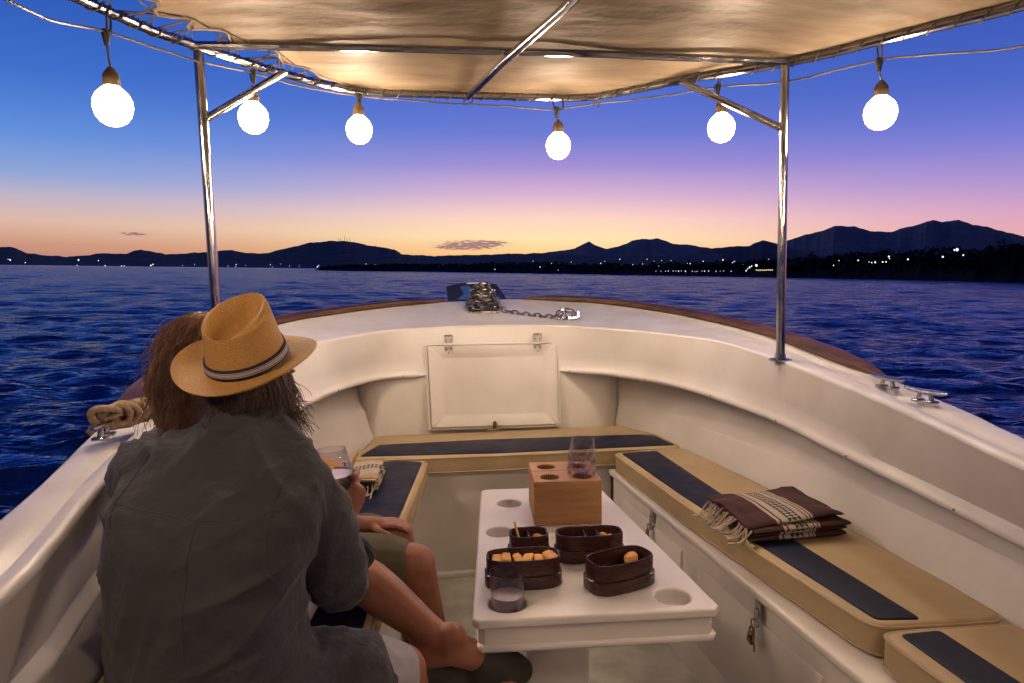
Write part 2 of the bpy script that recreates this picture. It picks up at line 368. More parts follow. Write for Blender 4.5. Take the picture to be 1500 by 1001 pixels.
# ================================================================== WATER
def build_water():
    cx, cy = CAMW.x, CAMW.y
    rr = [0.0]; r = 1.0
    while r < 260: rr.append(r); r *= 1.0088
    while r < 30000: rr.append(r); r *= 1.12
    rr = np.array(rr)
    th = np.concatenate([np.linspace(-pi, R(-46), 60, endpoint=False), np.linspace(R(-46), R(50), 560, endpoint=False), np.linspace(R(50), pi, 60, endpoint=False)])
    RR, TH = np.meshgrid(rr, th, indexing='ij'); X = cx+RR*np.sin(TH); Y = cy+RR*np.cos(TH)
    Z = np.zeros_like(X); DX = np.zeros_like(X); DY = np.zeros_like(X)
    sp = np.maximum(RR*.0088, RR*R(96)/560)+.01
    for i in range(170):
        lam = .15*(1.030**i)*(1+.1*rng.random()); k = 2*pi/lam
        a = rng.normal(R(176), R(30)); amp = .0092*lam**.74*np.exp(-(lam/(1.5+RR*.045))**2)
        fade = np.clip((lam/sp-2.5)/3, 0, 1)
        ph = rng.random()*2*pi; dx, dy = sin(a), cos(a)
        arg = k*(dx*X+dy*Y)+ph
        Z += amp*fade*np.cos(arg); DX -= dx*amp*.9*fade*np.sin(arg); DY -= dy*amp*.9*fade*np.sin(arg)
    far = np.clip(1-(RR-230)/900, 0, 1)
    X = X+DX*far; Y = Y+DY*far; Z = WATER+Z*far
    n, m = X.shape
    V = np.stack([X, Y, Z], -1).reshape(-1, 3)
    idx = np.arange(n*m).reshape(n, m); a = idx[:-1, :]; b = idx[1:, :]
    F = np.stack([a, np.roll(a, -1, 1), np.roll(b, -1, 1), b], -1).reshape(-1, 4)
    me = bpy.data.meshes.new('water'); me.vertices.add(len(V)); me.vertices.foreach_set('co', V.ravel())
    me.loops.add(F.size); me.loops.foreach_set('vertex_index', F.ravel().astype(np.int32))
    me.polygons.add(len(F)); me.polygons.foreach_set('loop_start', np.arange(0, F.size, 4, dtype=np.int32))
    me.polygons.foreach_set('use_smooth', np.ones(len(F), bool)); me.update(calc_edges=True); me.validate()
    mt = bpy.data.materials.new('sea_water'); mt.use_nodes = True; nt = mt.node_tree; L = nt.links; b = nt.nodes['Principled BSDF']
    b.inputs['Base Color'].default_value = (.012, .06, .26, 1); b.inputs['Roughness'].default_value = .09; b.inputs['IOR'].default_value = 1.333
    b.inputs['Specular Tint'].default_value = (.24, .44, 1, 1)
    tc = nd(nt, 'ShaderNodeTexCoord'); mp = nd(nt, 'ShaderNodeMapping'); mp.inputs['Scale'].default_value = (.55, 1.15, 1); mp.inputs['Rotation'].default_value = (0, 0, R(8)); L.new(tc.outputs['Object'], mp.inputs[0])
    prev = None
    for sc, dist, st in ((.35, .9, 1), (1.5, .22, 1), (5, .035, .9)):
        nz = nd(nt, 'ShaderNodeTexNoise'); nz.inputs['Scale'].default_value = sc; nz.inputs['Detail'].default_value = 5; nz.inputs['Roughness'].default_value = .6
        L.new(mp.outputs[0], nz.inputs['Vector']); bp = nd(nt, 'ShaderNodeBump'); bp.inputs['Strength'].default_value = st; bp.inputs['Distance'].default_value = dist
        L.new(nz.outputs['Fac'], bp.inputs['Height'])
        if prev: L.new(prev.outputs[0], bp.inputs['Normal'])
        prev = bp
    df = nd(nt, 'ShaderNodeBsdfDiffuse'); df.inputs[0].default_value = (.012, .036, .13, 1); gl = nd(nt, 'ShaderNodeBsdfGlossy'); gl.inputs['Color'].default_value = (.60, .74, 1, 1); gl.inputs['Roughness'].default_value = .12
    fr_ = nd(nt, 'ShaderNodeFresnel'); fr_.inputs[0].default_value = 1.333; ms = nd(nt, 'ShaderNodeMixShader')
    for n_ in (df, gl, fr_): L.new(prev.outputs[0], n_.inputs['Normal'])
    L.new(fr_.outputs[0], ms.inputs[0]); L.new(df.outputs[0], ms.inputs[1]); L.new(gl.outputs[0], ms.inputs[2]); L.new(ms.outputs[0], nt.nodes['Material Output'].inputs[0]); nt.nodes.remove(b)
    me.materials.append(mt); o = bpy.data.objects.new('water', me); COL.objects.link(o); struct(o)
build_water()
# ================================================================== HILLS AND SHORE
def ridge(name, prof, dist, m, near=.72, far=1.3, rough=1.0, seed=0, step=1.6, z0=WATER-3):
    xs = np.arange(prof[0][0], prof[-1][0], step); px = [p[0] for p in prof]; py = [p[1] for p in prof]
    rows = []; depths = [near, near+.25*(1-near), near+.5*(1-near), near+.75*(1-near), near+.9*(1-near), 1, 1.06, far]
    hf = [0, .22, .48, .76, .91, 1, .85, 0]
    for x in xs:
        y = np.interp(x, px, py); D = look(x, y); hor = sqrt(D.x**2+D.y**2); h = dist*D.z/hor+CAMW.z
        h += rough*dist/FPX*(noise.fractal(V3((x*.045, seed, 0)), 1, 2, 6)*1.5)
        a = atan2(D.x, D.y); row = []
        for dq, hq in zip(depths, hf):
            q = dq+.02*noise.noise(V3((x*.02, dq*9, seed)))
            j = 1+.22*(1-hq)*hq*4*.5*noise.fractal(V3((x*.04, dq*14, seed+5)), 1, 2, 5)
            zz = z0+(h-z0)*hq*(j if 0 < hq < 1 else 1)
            row.append((CAMW.x+dist*q*sin(a), CAMW.y+dist*q*cos(a), zz))
        rows.append(row)
    g = G(); g.loft(rows, cap=False, closed=False)
    o = ob(name, g, m, auto=None); struct(o)
ridge('hills', [(-220, 372), (-90, 360), (-30, 366), (0, 362), (25, 364), (40, 371), (60, 374), (100, 376), (130, 374), (150, 371), (185, 372), (205, 365), (225, 369), (245, 373), (280, 371), (305, 369), (340, 366), (355, 370), (380, 372), (410, 367), (430, 361), (455, 356), (480, 353.5), (500, 352.5), (520, 355), (545, 360), (578, 366), (588, 373), (640, 375), (680, 374), (740, 372), (790, 371), (850, 373), (920, 374), (1000, 372), (1060, 373)], 4200, MT['hill'], near=.6, seed=1)
ridge('hills', [(700, 382), (780, 372), (812, 369), (842, 364), (856, 357), (863, 354), (872, 359), (888, 365), (905, 362), (925, 352), (940, 349.5), (950, 351), (962, 350), (985, 356), (1012, 360), (1032, 363), (1060, 366), (1120, 372), (1200, 380)], 9500, MT['farhill_hazed'], near=.6, seed=2)
ridge('hills', [(980, 378), (1020, 369), (1048, 363), (1080, 361), (1098, 361), (1107, 356), (1117, 352), (1135, 356), (1155, 362), (1190, 372), (1250, 380)], 5600, MT['hill'], near=.7, seed=3)
ridge('mountains', [(1080, 382), (1120, 370), (1155, 352), (1175, 345), (1190, 342), (1205, 338), (1222, 331), (1250, 332), (1275, 339), (1305, 340), (1325, 334), (1345, 329), (1367, 321.5), (1380, 325), (1405, 322), (1425, 330), (1445, 332), (1460, 337), (1480, 341), (1500, 347), (1560, 360), (1650, 372), (1800, 366), (1950, 380)], 13000, MT['farhill_hazed'], near=.6, seed=4)
# near shore: px, distance, tree-top row
SH = [(462, 560, 396), (475, 520, 391), (500, 500, 388.5), (600, 500, 387), (680, 490, 387), (740, 470, 384), (800, 450, 385), (870, 420, 386), (940, 385, 387), (1000, 370, 385), (1060, 360, 384), (1120, 345, 382), (1180, 330, 379), (1240, 312, 372), (1300, 298, 370), (1360, 280, 367), (1420, 264, 365), (1500, 250, 360), (1560, 240, 356), (1680, 225, 352), (1900, 210, 352)]
def shint(x, k): return float(np.interp(x, [s[0] for s in SH], [s[k] for s in SH]))
def top_h(x, y, d):
    D = look(x, y); return d*D.z/sqrt(D.x**2+D.y**2)+CAMW.z
def pol(a, d): return CAMW.x+d*sin(a), CAMW.y+d*cos(a)
def build_shore():
    rows = []
    for x in np.arange(462, 1900, 4):
        d = shint(x, 1)+4*noise.fractal(V3((x*.03, 3, 1)), 1, 2, 4); a = azim(x); h = max(.6, (top_h(x, shint(x, 2), d)+.45)*.62)
        rows.append([(*pol(a, d-1), WATER-1), (*pol(a, d), WATER+.15), (*pol(a, d+2.5), WATER+.6), (*pol(a, d+9), WATER+h*.7), (*pol(a, d+30), WATER+h), (*pol(a, d+160), WATER+h), (*pol(a, d+260), WATER-2)])
    g = G(); g.loft(rows, cap=False, closed=False); struct(ob('shore', g, MT['shore'], auto=None))
    # the far-off wood behind the shore reads as one mass
    g = G(); rnd = random.Random(3)
    def quad(c, s):
        n = V3((rnd.gauss(0, 1), rnd.gauss(0, 1), rnd.gauss(0, 1))).normalized(); u = n.orthogonal().normalized(); v = n.cross(u)
        a = rnd.random()*6.28; u2 = u*cos(a)+v*sin(a); v2 = n.cross(u2)
        g.add([c-u2*s-v2*s*.5, c+u2*s*.7-v2*s*.4, c+u2*s+v2*s*.5, c-u2*s*.6+v2*s*.6], [(0, 1, 2, 3)])
    for i in range(520):
        x = 466+(1850-466)*(i+rnd.random())/520; d = shint(x, 1)+4+rnd.random()*20; a = azim(x)
        H = (top_h(x, shint(x, 2), d)+.45)*(.72+.34*rnd.random()); w = H*.3+.6
        X, Y = pol(a, d); base = WATER+.4
        for k in range(34):
            t = rnd.random()**.7; rad = w*(1-.55*t)*sqrt(rnd.random()); b = rnd.random()*6.28
            quad(V3((X+rad*cos(b), Y+rad*sin(b), base+H*(.12+.86*t))), .35+.03*H*rnd.random()+.25)
    tag(ob('shore_wood', g, MT['leaf'], smooth=False), 'dark tree belt in silhouette along the far shoreline', 'wood', kind='stuff'); ENV.append(COL.objects[-1])
build_shore()
def leafy_tree(px, top, extra, kind, label):
    rnd = random.Random(int(px)); d = shint(px, 1)+2+extra; a = azim(px); X, Y = pol(a, d); H = top_h(px, top, d)+.45-.5; base = WATER+.5
    t = thing('shore_tree' if kind else 'palm_tree', (X, Y, base), label, 'tree' if kind else 'palm tree', 'tall trees standing out of the shore wood'); ENV.append(t)
    tr = G(); lean = rnd.uniform(-.06, .06)
    tr.tube([(X, Y, base-.4), (X+lean*H*.4, Y, base+H*.5), (X+lean*H, Y, base+H*.86)], [.3, .2, .1], 6)
    cr = G()
    def quad(c, s):
        n = V3((rnd.gauss(0, 1), rnd.gauss(0, 1), rnd.gauss(0, 1))).normalized(); u = n.orthogonal().normalized(); v = n.cross(u)
        cr.add([c-u*s, c-v*s*.5, c+u*s, c+v*s*.6], [(0, 1, 2, 3)])
    if kind:
        for k in range(9):
            ang = rnd.random()*6.28; zz = base+H*rnd.uniform(.45, .95); rad = H*.2*rnd.random()
            c = V3((X+lean*H+rad*cos(ang), Y+rad*sin(ang), zz)); tr.tube([(X+lean*H*.6, Y, base+H*.45), c], [.08, .03], 5)
            for q in range(28): quad(c+V3((rnd.gauss(0, .6), rnd.gauss(0, .6), rnd.gauss(0, .45)))*(H*.085), .22+.2*rnd.random())
    else:
        c = V3((X+lean*H, Y, base+H*.86))
        for k in range(16):
            ang = 6.28*k/16+rnd.random()*.3; up = rnd.uniform(-.2, .9); Lf = H*.22
            P = [c+V3((cos(ang)*Lf*u, sin(ang)*Lf*u, Lf*(up*u-1.1*u*u))) for u in (0, .25, .5, .75, 1)]
            for i in range(4): 
                sd = V3((-sin(ang), cos(ang), -.2))*.28*(1-.2*i)
                cr.add([P[i]-sd, P[i], P[i+1], P[i+1]-sd*.8], [(0, 1, 2, 3)]); cr.add([P[i]+sd, P[i], P[i+1], P[i+1]+sd*.8], [(0, 1, 2, 3)])
    ob('trunk', tr, MT['bark'], t); ob('crown', cr, MT['leaf'], t, smooth=False)
for a in [(1188, 366, 6, 1, 'bushy tree on the shore just right of the starboard pole'), (1222, 368, 3, 1, 'low rounded tree breaking the shore skyline left of the lamps'), (1290, 363, 8, 1, 'broad dark tree above the row of white shore lamps'), (1340, 361, 5, 0, 'slim palm in silhouette under the tallest mountain'), (1357, 359, 9, 1, 'dark tree between the palm and the bright white lamp'), (1385, 362, 3, 1, 'short round tree just left of the brightest shore lamp'), (1432, 357, 5, 1, 'ragged tree right of the brightest shore lamp'), (1463, 350, 6, 1, 'tallest ragged tree on the right shore'), (1484, 350, 2, 0, 'tall palm in silhouette near the right end of the shore'), (1496, 357, 4, 1, 'dark tree at the right end of the shore'), (1545, 346, 4, 1, 'tree beyond the right edge of the shore view')]:
    leafy_tree(*a)
# radio masts on the round hill
for i, (px, py) in enumerate([(495.5, 347.5), (498.5, 348), (504.5, 345), (508, 348.5), (512.5, 347.5)]):
    D = look(px, py); d = 4250; a = atan2(D.x, D.y); zt = d*D.z/sqrt(D.x**2+D.y**2)+CAMW.z; X, Y = pol(a, d); zb = top_h(px, 355, d)
    g = G()
    for k in range(3):
        b = 2.1*k; g.tube([(X+2.4*cos(b), Y+2.4*sin(b), zb-8), (X+.3*cos(b), Y+.3*sin(b), zt)], [.55, .35], 5)
    for k in range(7):
        q = k/7; r = 2.4-2.1*q; z = zb+(zt-zb)*q; g.tube([(X+r*cos(2.1*j), Y+r*sin(2.1*j), z) for j in range(3)], .25, 4, closed=True)
    o = ob('radio_mast', g, MT['bark']); ENV.append(o)
    tag(o, ['leftmost thin radio mast on the round hill', 'second radio mast from the left on the round hill', 'tallest radio mast, in the middle of the row on the hill', 'fourth radio mast from the left on the round hill', 'rightmost radio mast on the round hill'][i], 'mast', 'radio masts on the hill')
# lamps along the shore and in the town
def lamp_mesh(m, nm):
    g = G(); g.tube([(0, 0, -3), (0, 0, -.5)], .08, 5); g.ell((0, 0, 0), (.5, .5, .5), n=10, m=6)
    me = bpy.data.meshes.new(nm); me.from_pydata([tuple(p) for p in g.v], [], g.f); me.materials.append(MT['bark']); me.materials.append(m)
    for p in me.polygons: p.material_index = 1 if p.center.z > -.5 else 0
    return me
LMW, LMO = lamp_mesh(MT['lampw'], 'lamp_cool'), lamp_mesh(MT['lampo'], 'lamp_warm')
def lamp(px, py, size, dist, warm, lab, grp):
    D = look(px, py); d = dist or shint(px, 1)-1.5; a = atan2(D.x, D.y); X, Y = pol(a, d)
    o = bpy.data.objects.new('shore_lamp', LMO if warm else LMW); COL.objects.link(o); o.location = (X, Y, d*D.z/sqrt(D.x**2+D.y**2)+CAMW.z)
    s = .62*size*d/FPX; o.scale = (s, s, s*1.25); ENV.append(o); tag(o, lab, 'lamp', grp)
for px in (961, 968, 975, 979, 986, 990, 994, 998, 1004, 1014, 1018, 1021, 1028, 1032, 1038, 1049, 1055, 1060, 1071):
    lamp(px, 397.5+random.uniform(-.4, .4), random.uniform(.8, 1.9), 0, 0, 'cool white lamp in the low row of lamps along the far quay', 'lamps in the low quay row')
for px, py, s in ((1093, 397, 2.2), (1098, 392, 2.8), (1101, 390, 2), (1095, 394, 1.6), (1108, 389, 4.2), (1073, 385, 1.3), (1076, 383, 1.2)):
    lamp(px, py, s, 0, 0, 'bright white lamp in the cluster left of the starboard pole', 'lamps in the bright cluster')
for i in range(9): lamp(1108+i*2.9, 396-(i > 4)*.3+random.uniform(-.4, .4), 1.7, 0, 1, 'warm orange lamp in the glowing strip beside the starboard pole', 'lamps in the orange strip')
for px, py, s in ((1221, 389, 1.6), (1229, 382, 1.4), (1257, 381.5, 2), (1273, 384, 1.3), (1277, 385, 1.6), (1282, 384.5, 2.6), (1293, 384, 2.2), (1298, 384, 2.0), (1302, 376, 2.6), (1303, 379, 1.5), (1330, 380, 2.5), (1381, 376.5, 2.8), (1402, 366, 4.6), (1398, 366.5, 2.2), (1411, 374, 2.2)):
    lamp(px, py, s, 0, 0, {1402: 'brightest white lamp, high on the right shore', 1330: 'single white lamp on the shore between palm and lamp row', 1381: 'white lamp below left of the brightest shore lamp', 1411: 'small white lamp just below the brightest shore lamp'}.get(px, 'small white lamp among the trees of the right shore'), 'lamps among the trees of the right shore')
for px, py, s in ((908, 380, 1.6), (880, 386, 1.5), (886, 383, 1), (948, 380, 1.3), (941, 387, 1.2), (927, 388, 1.2), (958, 383, .9), (969, 382, 1.1), (965, 390, 1), (983, 382, 1), (1011, 386.5, 1.6), (1007, 386, 1), (1030, 383, 1.5), (1059, 381, 2.2), (1075, 384, 1), (1089, 387, 1), (725, 395, 1.3), (791, 391.5, 1.6), (781, 383, 1), (808, 386, 1), (837, 384, 1.1), (818, 396, 1), (1126, 380, 1)):
    lamp(px, py, s, 370 if px > 715 else 0, px % 3 == 0, 'tiny town lamp on the dark slope behind the middle shore', 'town lamps on the middle slope')
for px, py, s in ((15, 381, 2), (12, 380, 1), (37, 385, 1.2), (115, 381, 2.2), (144, 382, 1.4), (113, 389, 1.1), (154, 389.5, 1.4), (178, 390, 1.6), (182, 390, 1.2), (221, 389, 2), (224, 387.5, 1.6), (267, 389, .8), (285, 388, .8), (334, 390, 1), (346, 388, 1.4), (345, 391, 1), (360, 389, .8), (396, 388, 1.1), (399, 391, .8), (424, 390, .8), (465, 391, 2), (467, 389, 1.2), (411, 387, .7), (438, 390, .7), (536, 387, 1.2), (549, 388, 1.2), (590, 388, .9)):
    lamp(px, py, s, 2450, px % 4 == 0, 'tiny lamp low on the far left hills across the water', 'lamps on the far left hills')
# ================================================================== BOAT
def mirror(P): return [(-p[0],)+tuple(p[1:]) for p in P][::-1]
L2P = [(-.93, -1.6, .86), (-.95, .2, .89), (-.993, 1.072, .948), (-1.013, 1.265, .96), (-1.078, 1.637, .984), (-1.13, 2.2, 1.02), (-1.12, 2.85, 1.063), (-1.03, 3.3, 1.092), (-.915, 3.545, 1.108), (-.599, 3.917, 1.133), (-.288, 4.04, 1.141), (.04, 4.079, 1.143)]
L2S = [(.04, 4.079, 1.143), (.30, 4.03, 1.14), (.514, 3.939, 1.134), (.75, 3.78, 1.123), (.905, 3.618, 1.113), (1.05, 3.40, 1.1), (1.121, 3.221, 1.087), (1.155, 2.729, 1.055), (1.119, 2.052, 1.011), (1.084, 1.751, .992), (1.031, 1.395, .969), (1.0, .8, .93), (.98, -1.6, .86)]
L1P = [(-1.15, -1.6, .82), (-1.2, .6, .87), (-1.25, 1.5, .93), (-1.35, 2.12, .97), (-1.42, 2.7, 1.03), (-1.43, 3.2, 1.085), (-1.36, 3.65, 1.14), (-1.194, 4.0, 1.188), (-.985, 4.25, 1.211), (-.631, 4.5, 1.242), (-.228, 4.68, 1.262), (0, 4.73, 1.266)]
L1S = [(0, 4.73, 1.266), (.242, 4.75, 1.271), (.62, 4.65, 1.255), (.921, 4.5, 1.234), (1.248, 4.1, 1.184), (1.378, 3.7, 1.148), (1.455, 3.3, 1.109), (1.475, 2.9, 1.063), (1.46, 2.5, 1.02), (1.494, 2.354, .98), (1.45, 2.0, .95), (1.41, 1.79, .93), (1.33, 1.2, .90), (1.25, .4, .87), (1.18, -1.6, .82)]
L3P = [(-.99, -1.6, .64), (-1.02, .3, .68), (-1.063, 1.242, .718), (-1.071, 1.347, .724), (-1.111, 1.667, .742), (-1.13, 2.3, .777), (-1.09, 2.85, .806), (-.931, 3.351, .834), (-.808, 3.676, .852), (-.607, 3.922, .866), (-.351, 3.955, .867), (0, 3.965, .868)]
L3S = [(0, 3.965, .868), (.423, 3.967, .868), (.60, 3.90, .864), (.727, 3.812, .86), (.992, 3.43, .839), (1.138, 2.777, .803), (1.147, 2.306, .777), (1.154, 1.869, .753), (1.153, 1.506, .733), (1.13, .6, .69), (1.08, -1.6, .64)]
L4P = [(-1.09, -1.6, .5), (-1.11, .5, .5), (-1.13, 1.5, .5), (-1.12, 2.18, .5), (-1.07, 2.78, .5), (-.98, 3.35, .5), (-.82, 3.72, .5), (-.67, 3.95, .5), (-.4, 4.2, .5), (0, 4.35, .5)]
L4S = [(0, 4.35, .5), (.45, 4.25, .5), (.80, 3.97, .5), (.915, 3.7, .5), (.975, 3.35, .5), (1.06, 2.78, .5), (1.125, 2.18, .5), (1.14, 1.5, .5), (1.13, .5, .5), (1.10, -1.6, .5)]
NS = 90
def full(P, Sx): return resample(crom(P), NS)+resample(crom(Sx), NS)[1:]
c1, c2, c3, c4 = full(L1P, L1S), full(L2P, L2S), full(L3P, L3S), full(L4P, L4S)
NN = len(c1)
def outw(C, i):                                          # outward plan normal of a curve
    a, b = C[max(0, i-1)], C[min(NN-1, i+1)]; t = V3((b.x-a.x, b.y-a.y, 0)).normalized(); return V3((-t.y, t.x, 0))
boat = thing('motor_boat', (0, 0, -.9), 'white open boat with a curved bow, bench lockers and steel poles', 'boat')
def strip(name, rowsf, m, parent=boat, auto=50):
    g = G(); g.loft([rowsf(i) for i in range(NN)], cap=False, closed=False); return ob(name, g, m, parent, auto=auto)
Z = V3((0, 0, 1))
def deckrow(i):                                          # gunwale edge, raised toe, side deck, rounded inner edge
    a, b = c1[i], c2[i]; n = outw(c1, i); n2 = outw(c2, i); d = (b-a)
    r = .015
    row = [a-Z*.16, a-Z*.02+n*.004, a-n*.006-Z*.002, a-n*.02+Z*.004, a-n*.075+Z*.004, a-n*.095-Z*.002]
    q0 = a-n*.125-Z*.014; q1 = b+n2*.04
    row += [q0, q0.lerp(q1, .35), q0.lerp(q1, .7), q1+Z*.0]
    for k in range(6):
        an = R(18*k); row.append(b+n2*(r*1.2-r*1.2*sin(an))-Z*(r-r*cos(an))+Z*.002)
    return row
strip('side_deck', deckrow, MT['deck'], auto=60)
def rec(i): return min(.21, max(.10, min((c1[j]-c3[i]).length for j in range(max(0, i-25), min(NN, i+26)))-.17))
def coamrow(i):
    b, c = c2[i], c3[i]; n = outw(c3, i); at_hatch = abs(c.x-.036) < .405 and c.y > 3.5; r = .002 if at_hatch else .017; row = [b-Z*.0122, b.lerp(c, .33), b.lerp(c, .66), c+Z*.03+n*.004]
    for k in range(9):                                   # lower lip bead
        an = R(60-30*k); row.append(c+V3((0, 0, .0))-n*(r*cos(an)*1.15)+Z*(r*sin(an)))
    row += [c-Z*.016+n*.03, c-Z*.012+n*(rec(i)+.006)]
    return row
strip('coaming', coamrow, MT['gel'], auto=55)
def hullrow(i):                                          # inner face of the hull below the lip
    c, d = c3[i], c4[i]; n = outw(c3, i); u = c+n*rec(i)
    mid = u.lerp(d+outw(c4, i)*.07+Z*.17, .45)+n*.03
    k = d+outw(c4, i)*.045+Z*.13
    k = d+outw(c4, i)*.06+Z*.15
    return [u+Z*.02, u-Z*.02+n*.004, u.lerp(mid, .5)+n*.012, mid, mid.lerp(k, .5)+n*.008, k, d+outw(c4, i)*.012+Z*.02, d-Z*.10]
strip('inner_hull', hullrow, MT['gel'], auto=30)
def outrow(i):
    a = c1[i]; n = outw(c1, i); f = [(0, -.15, .002), (.03, -.17, .0), (.03, -.2, 0), (.0, -.22, 0), (-.03, -.6, 0), (-.12, -1.0, 0), (-.35, -1.55, 0)]
    return [a+n*q[0]+Z*q[1] for q in f]
strip('outer_hull', outrow, MT['hull'], auto=40)
# screws along the lip
g = G()
for i in list(range(12, NN-10, 7)):
    c = c3[i]; n = outw(c3, i)
    if abs(c.x-.03) < .40 and c.y > 3.8: continue
    g = G(); g.ell(c-n*.0195, (.0035, .0035, .0035), n=8, m=6); ob('screw', g, MT['screw'], boat)
# bow bulkhead: flat panel whose ends curve forward
def bulk():
    g = G(); pl = []
    for (x, y) in [(-.80, 4.3), (-.775, 4.12), (-.74, 4.01), (-.69, 3.962), (-.62, 3.945), (-.3, 3.94), (.1, 3.945), (.5, 3.955), (.70, 3.965), (.765, 3.985), (.81, 4.03), (.84, 4.12), (.86, 4.3)]: pl.append((x, y))
    g.loft([[(x, y, -.13), (x, y, .3), (x, y+.004, .5), (x, y+.015, .84), (x, y+.02, .90)] for x, y in pl], cap=False, closed=False)
    return g
ob('bulkhead', bulk(), MT['gel'], boat, auto=60)
# floor
g = G(); g.add([(-1.1, -1.6, -.12), (1.1, -1.6, -.12), (1.1, 4.2, -.12), (-1.1, 4.2, -.12)], [(0, 1, 2, 3)])
ob('cockpit_floor', g, MT['floor'], boat)
g = G(); g.add([(-1.2, -1.6, -.2), (1.25, -1.6, -.2), (1.25, -1.6, .84), (-1.2, -1.6, .84)], [(0, 1, 2, 3)]); ob('transom', g, MT['gel'], boat)
# benches
def bench(name, plan, ztop, lip=.02):
    g = G(); P = [V3(p) for p in plan]
    g.slab(rounded(plan, .02), -.13, ztop-.028, .006); 
    def grow(P, d):
        c = V3((sum(p.x for p in P)/len(P), sum(p.y for p in P)/len(P))); return P
    return g
SBF = [(.560, 3.32), (.60, 2.7), (.63, 2.3), (.665, 1.66), (.70, 1.2), (.74, .2), (.76, -1.5)]      # starboard front line
PBF = [(-.449, 3.44), (-.47, 2.9), (-.505, 2.3), (-.535, 1.7), (-.56, 1.0), (-.58, .2), (-.60, -1.5)]
def benchobj(front, side, name):
    s = side; back = [(s*1.22, front[-1][1]), (s*1.24, 1.5), (s*1.22, 2.2), (s*1.16, 2.8), (s*1.1, 3.32)]
    body = [(x+s*.022, y-.01) for x, y in front]+back; topp = list(front)+back
    g = G(); g.slab(body, -.14, .425, .004, steps=2); b = ob(name, g, MT['gel'], boat)
    g = G(); g.slab(topp, .412, .44, .009); ob('bench_top', g, MT['gel'], b); return b
bS = benchobj(SBF, 1, 'bench_locker'); bP = benchobj(PBF, -1, 'bench_locker')
g = G(); g.slab([(-.47, 3.445), (.60, 3.43), (.9, 3.9), (-.72, 3.92)], -.14, .425, .004, steps=2); bB = ob('bow_locker', g, MT['gel'], boat)
g = G(); g.slab([(-.52, 3.425), (.62, 3.41), (1.0, 3.25), (1.06, 3.6), (.95, 3.9), (-.74, 3.92), (-1.02, 3.6), (-1.0, 3.3)], .412, .4395, .009); ob('bench_top', g, MT['gel'], bB)
g = G(); g.slab([(-.46, 3.415), (.58, 3.40), (.58, 3.46), (-.46, 3.46)], -.125, -.095, .006); ob('kick_strip', g, MT['gel'], bB)
# locker doors on the starboard face
def sbx(y): return float(np.interp(y, [p[1] for p in SBF][::-1], [p[0] for p in SBF][::-1]))+.022
for y0, y1 in ((2.50, 3.14), (1.62, 2.36), (.7, 1.5)):
    g = G(); n = 8; pts = [y0+(y1-y0)*k/n for k in range(n+1)]
    out = []; 
    for (z, off) in ((.02, .001), (.02, -.005), (.026, -.009), (.334, -.009), (.34, -.005), (.34, .001)):
        out.append([(sbx(y)+off, y, z) for y in pts])
    g.loft(out, cap=False, closed=False)
    for e, yy in ((0, y0), (-1, y1)):
        g.add([r[e] for r in out], [tuple(range(6))])
    ob('locker_door', g, MT['gel'], bS)
def hasp(y, name='locker_latch', swing=.0):
    x = sbx(y)-.012; g = G()
    g.box((x, y, .385), (.006, .03, .055), bev=.002); g.box((x-.006, y, .352), (.008, .022, .06), bev=.003)
    g.tube([V3((x-.016, y, .335))+V3((0, .014*sin(a), .014*cos(a))) for a in np.linspace(0, 2*pi, 12, endpoint=False)], .003, 6, closed=True)
    la = ob(name, g, MT['steel'], bS)
    g = G(); g.box((x-.020, y+.006, .285), (.014, .028, .036), Matrix.Rotation(.2, 3, 'X'), bev=.004)
    g.tube([V3((x-.020, y+.004, .302))+V3((0, .011*cos(a), .022*sin(a))) for a in np.linspace(0, pi, 10)], .0025, 6)
    g.tube([(x-.016, y-.008, .325), (x-.026, y-.022, .30), (x-.024, y-.026, .265), (x-.018, y-.014, .25)], .003, 6)
    ob('padlock', g, MT['brass'], la)
hasp(2.78); hasp(1.93)
# hatch in the bulkhead
def hp(u, v, d=0):                                       # hatch coordinates: u 0..1 across, v 0..1 up
    a, b, c_, d_ = V3((-.335, 3.905, .563)), V3((.412, 3.915, .553)), V3((-.347, 3.985, 1.03)), V3((.42, 4.0, 1.024))
    p = (a.lerp(b, u)).lerp(c_.lerp(d_, u), v); return p+V3((0, -.985, .17))*(d+.012)
def hrect(u0, u1, v0, v1, d, r=.02, k=3):
    P = rounded([(u0, v0), (u1, v0), (u1, v1), (u0, v1)], r, k); return [hp(x, y, d) for x, y in P]
g = G(); g.loft([hrect(-.02, 1.02, -.03, 1.03, -.06), hrect(-.02, 1.02, -.03, 1.03, .0), hrect(-.012, 1.012, -.018, 1.018, .005), hrect(-.006, 1.006, -.009, 1.009, .005), hrect(-.003, 1.003, -.005, 1.005, .001)], cap=False)
ob('hatch_frame', g, MT['gel'], boat)
g = G(); g.loft([hrect(0, 1, 0, 1, -.02), hrect(0, 1, 0, 1, .010), hrect(.006, .994, .01, .99, .015), hrect(.085, .915, .11, .89, .015), hrect(.105, .895, .14, .86, .006), hrect(.12, .88, .16, .84, .006)], cap=True)
ha = ob('hatch_door', g, MT['gel'], boat, auto=40)
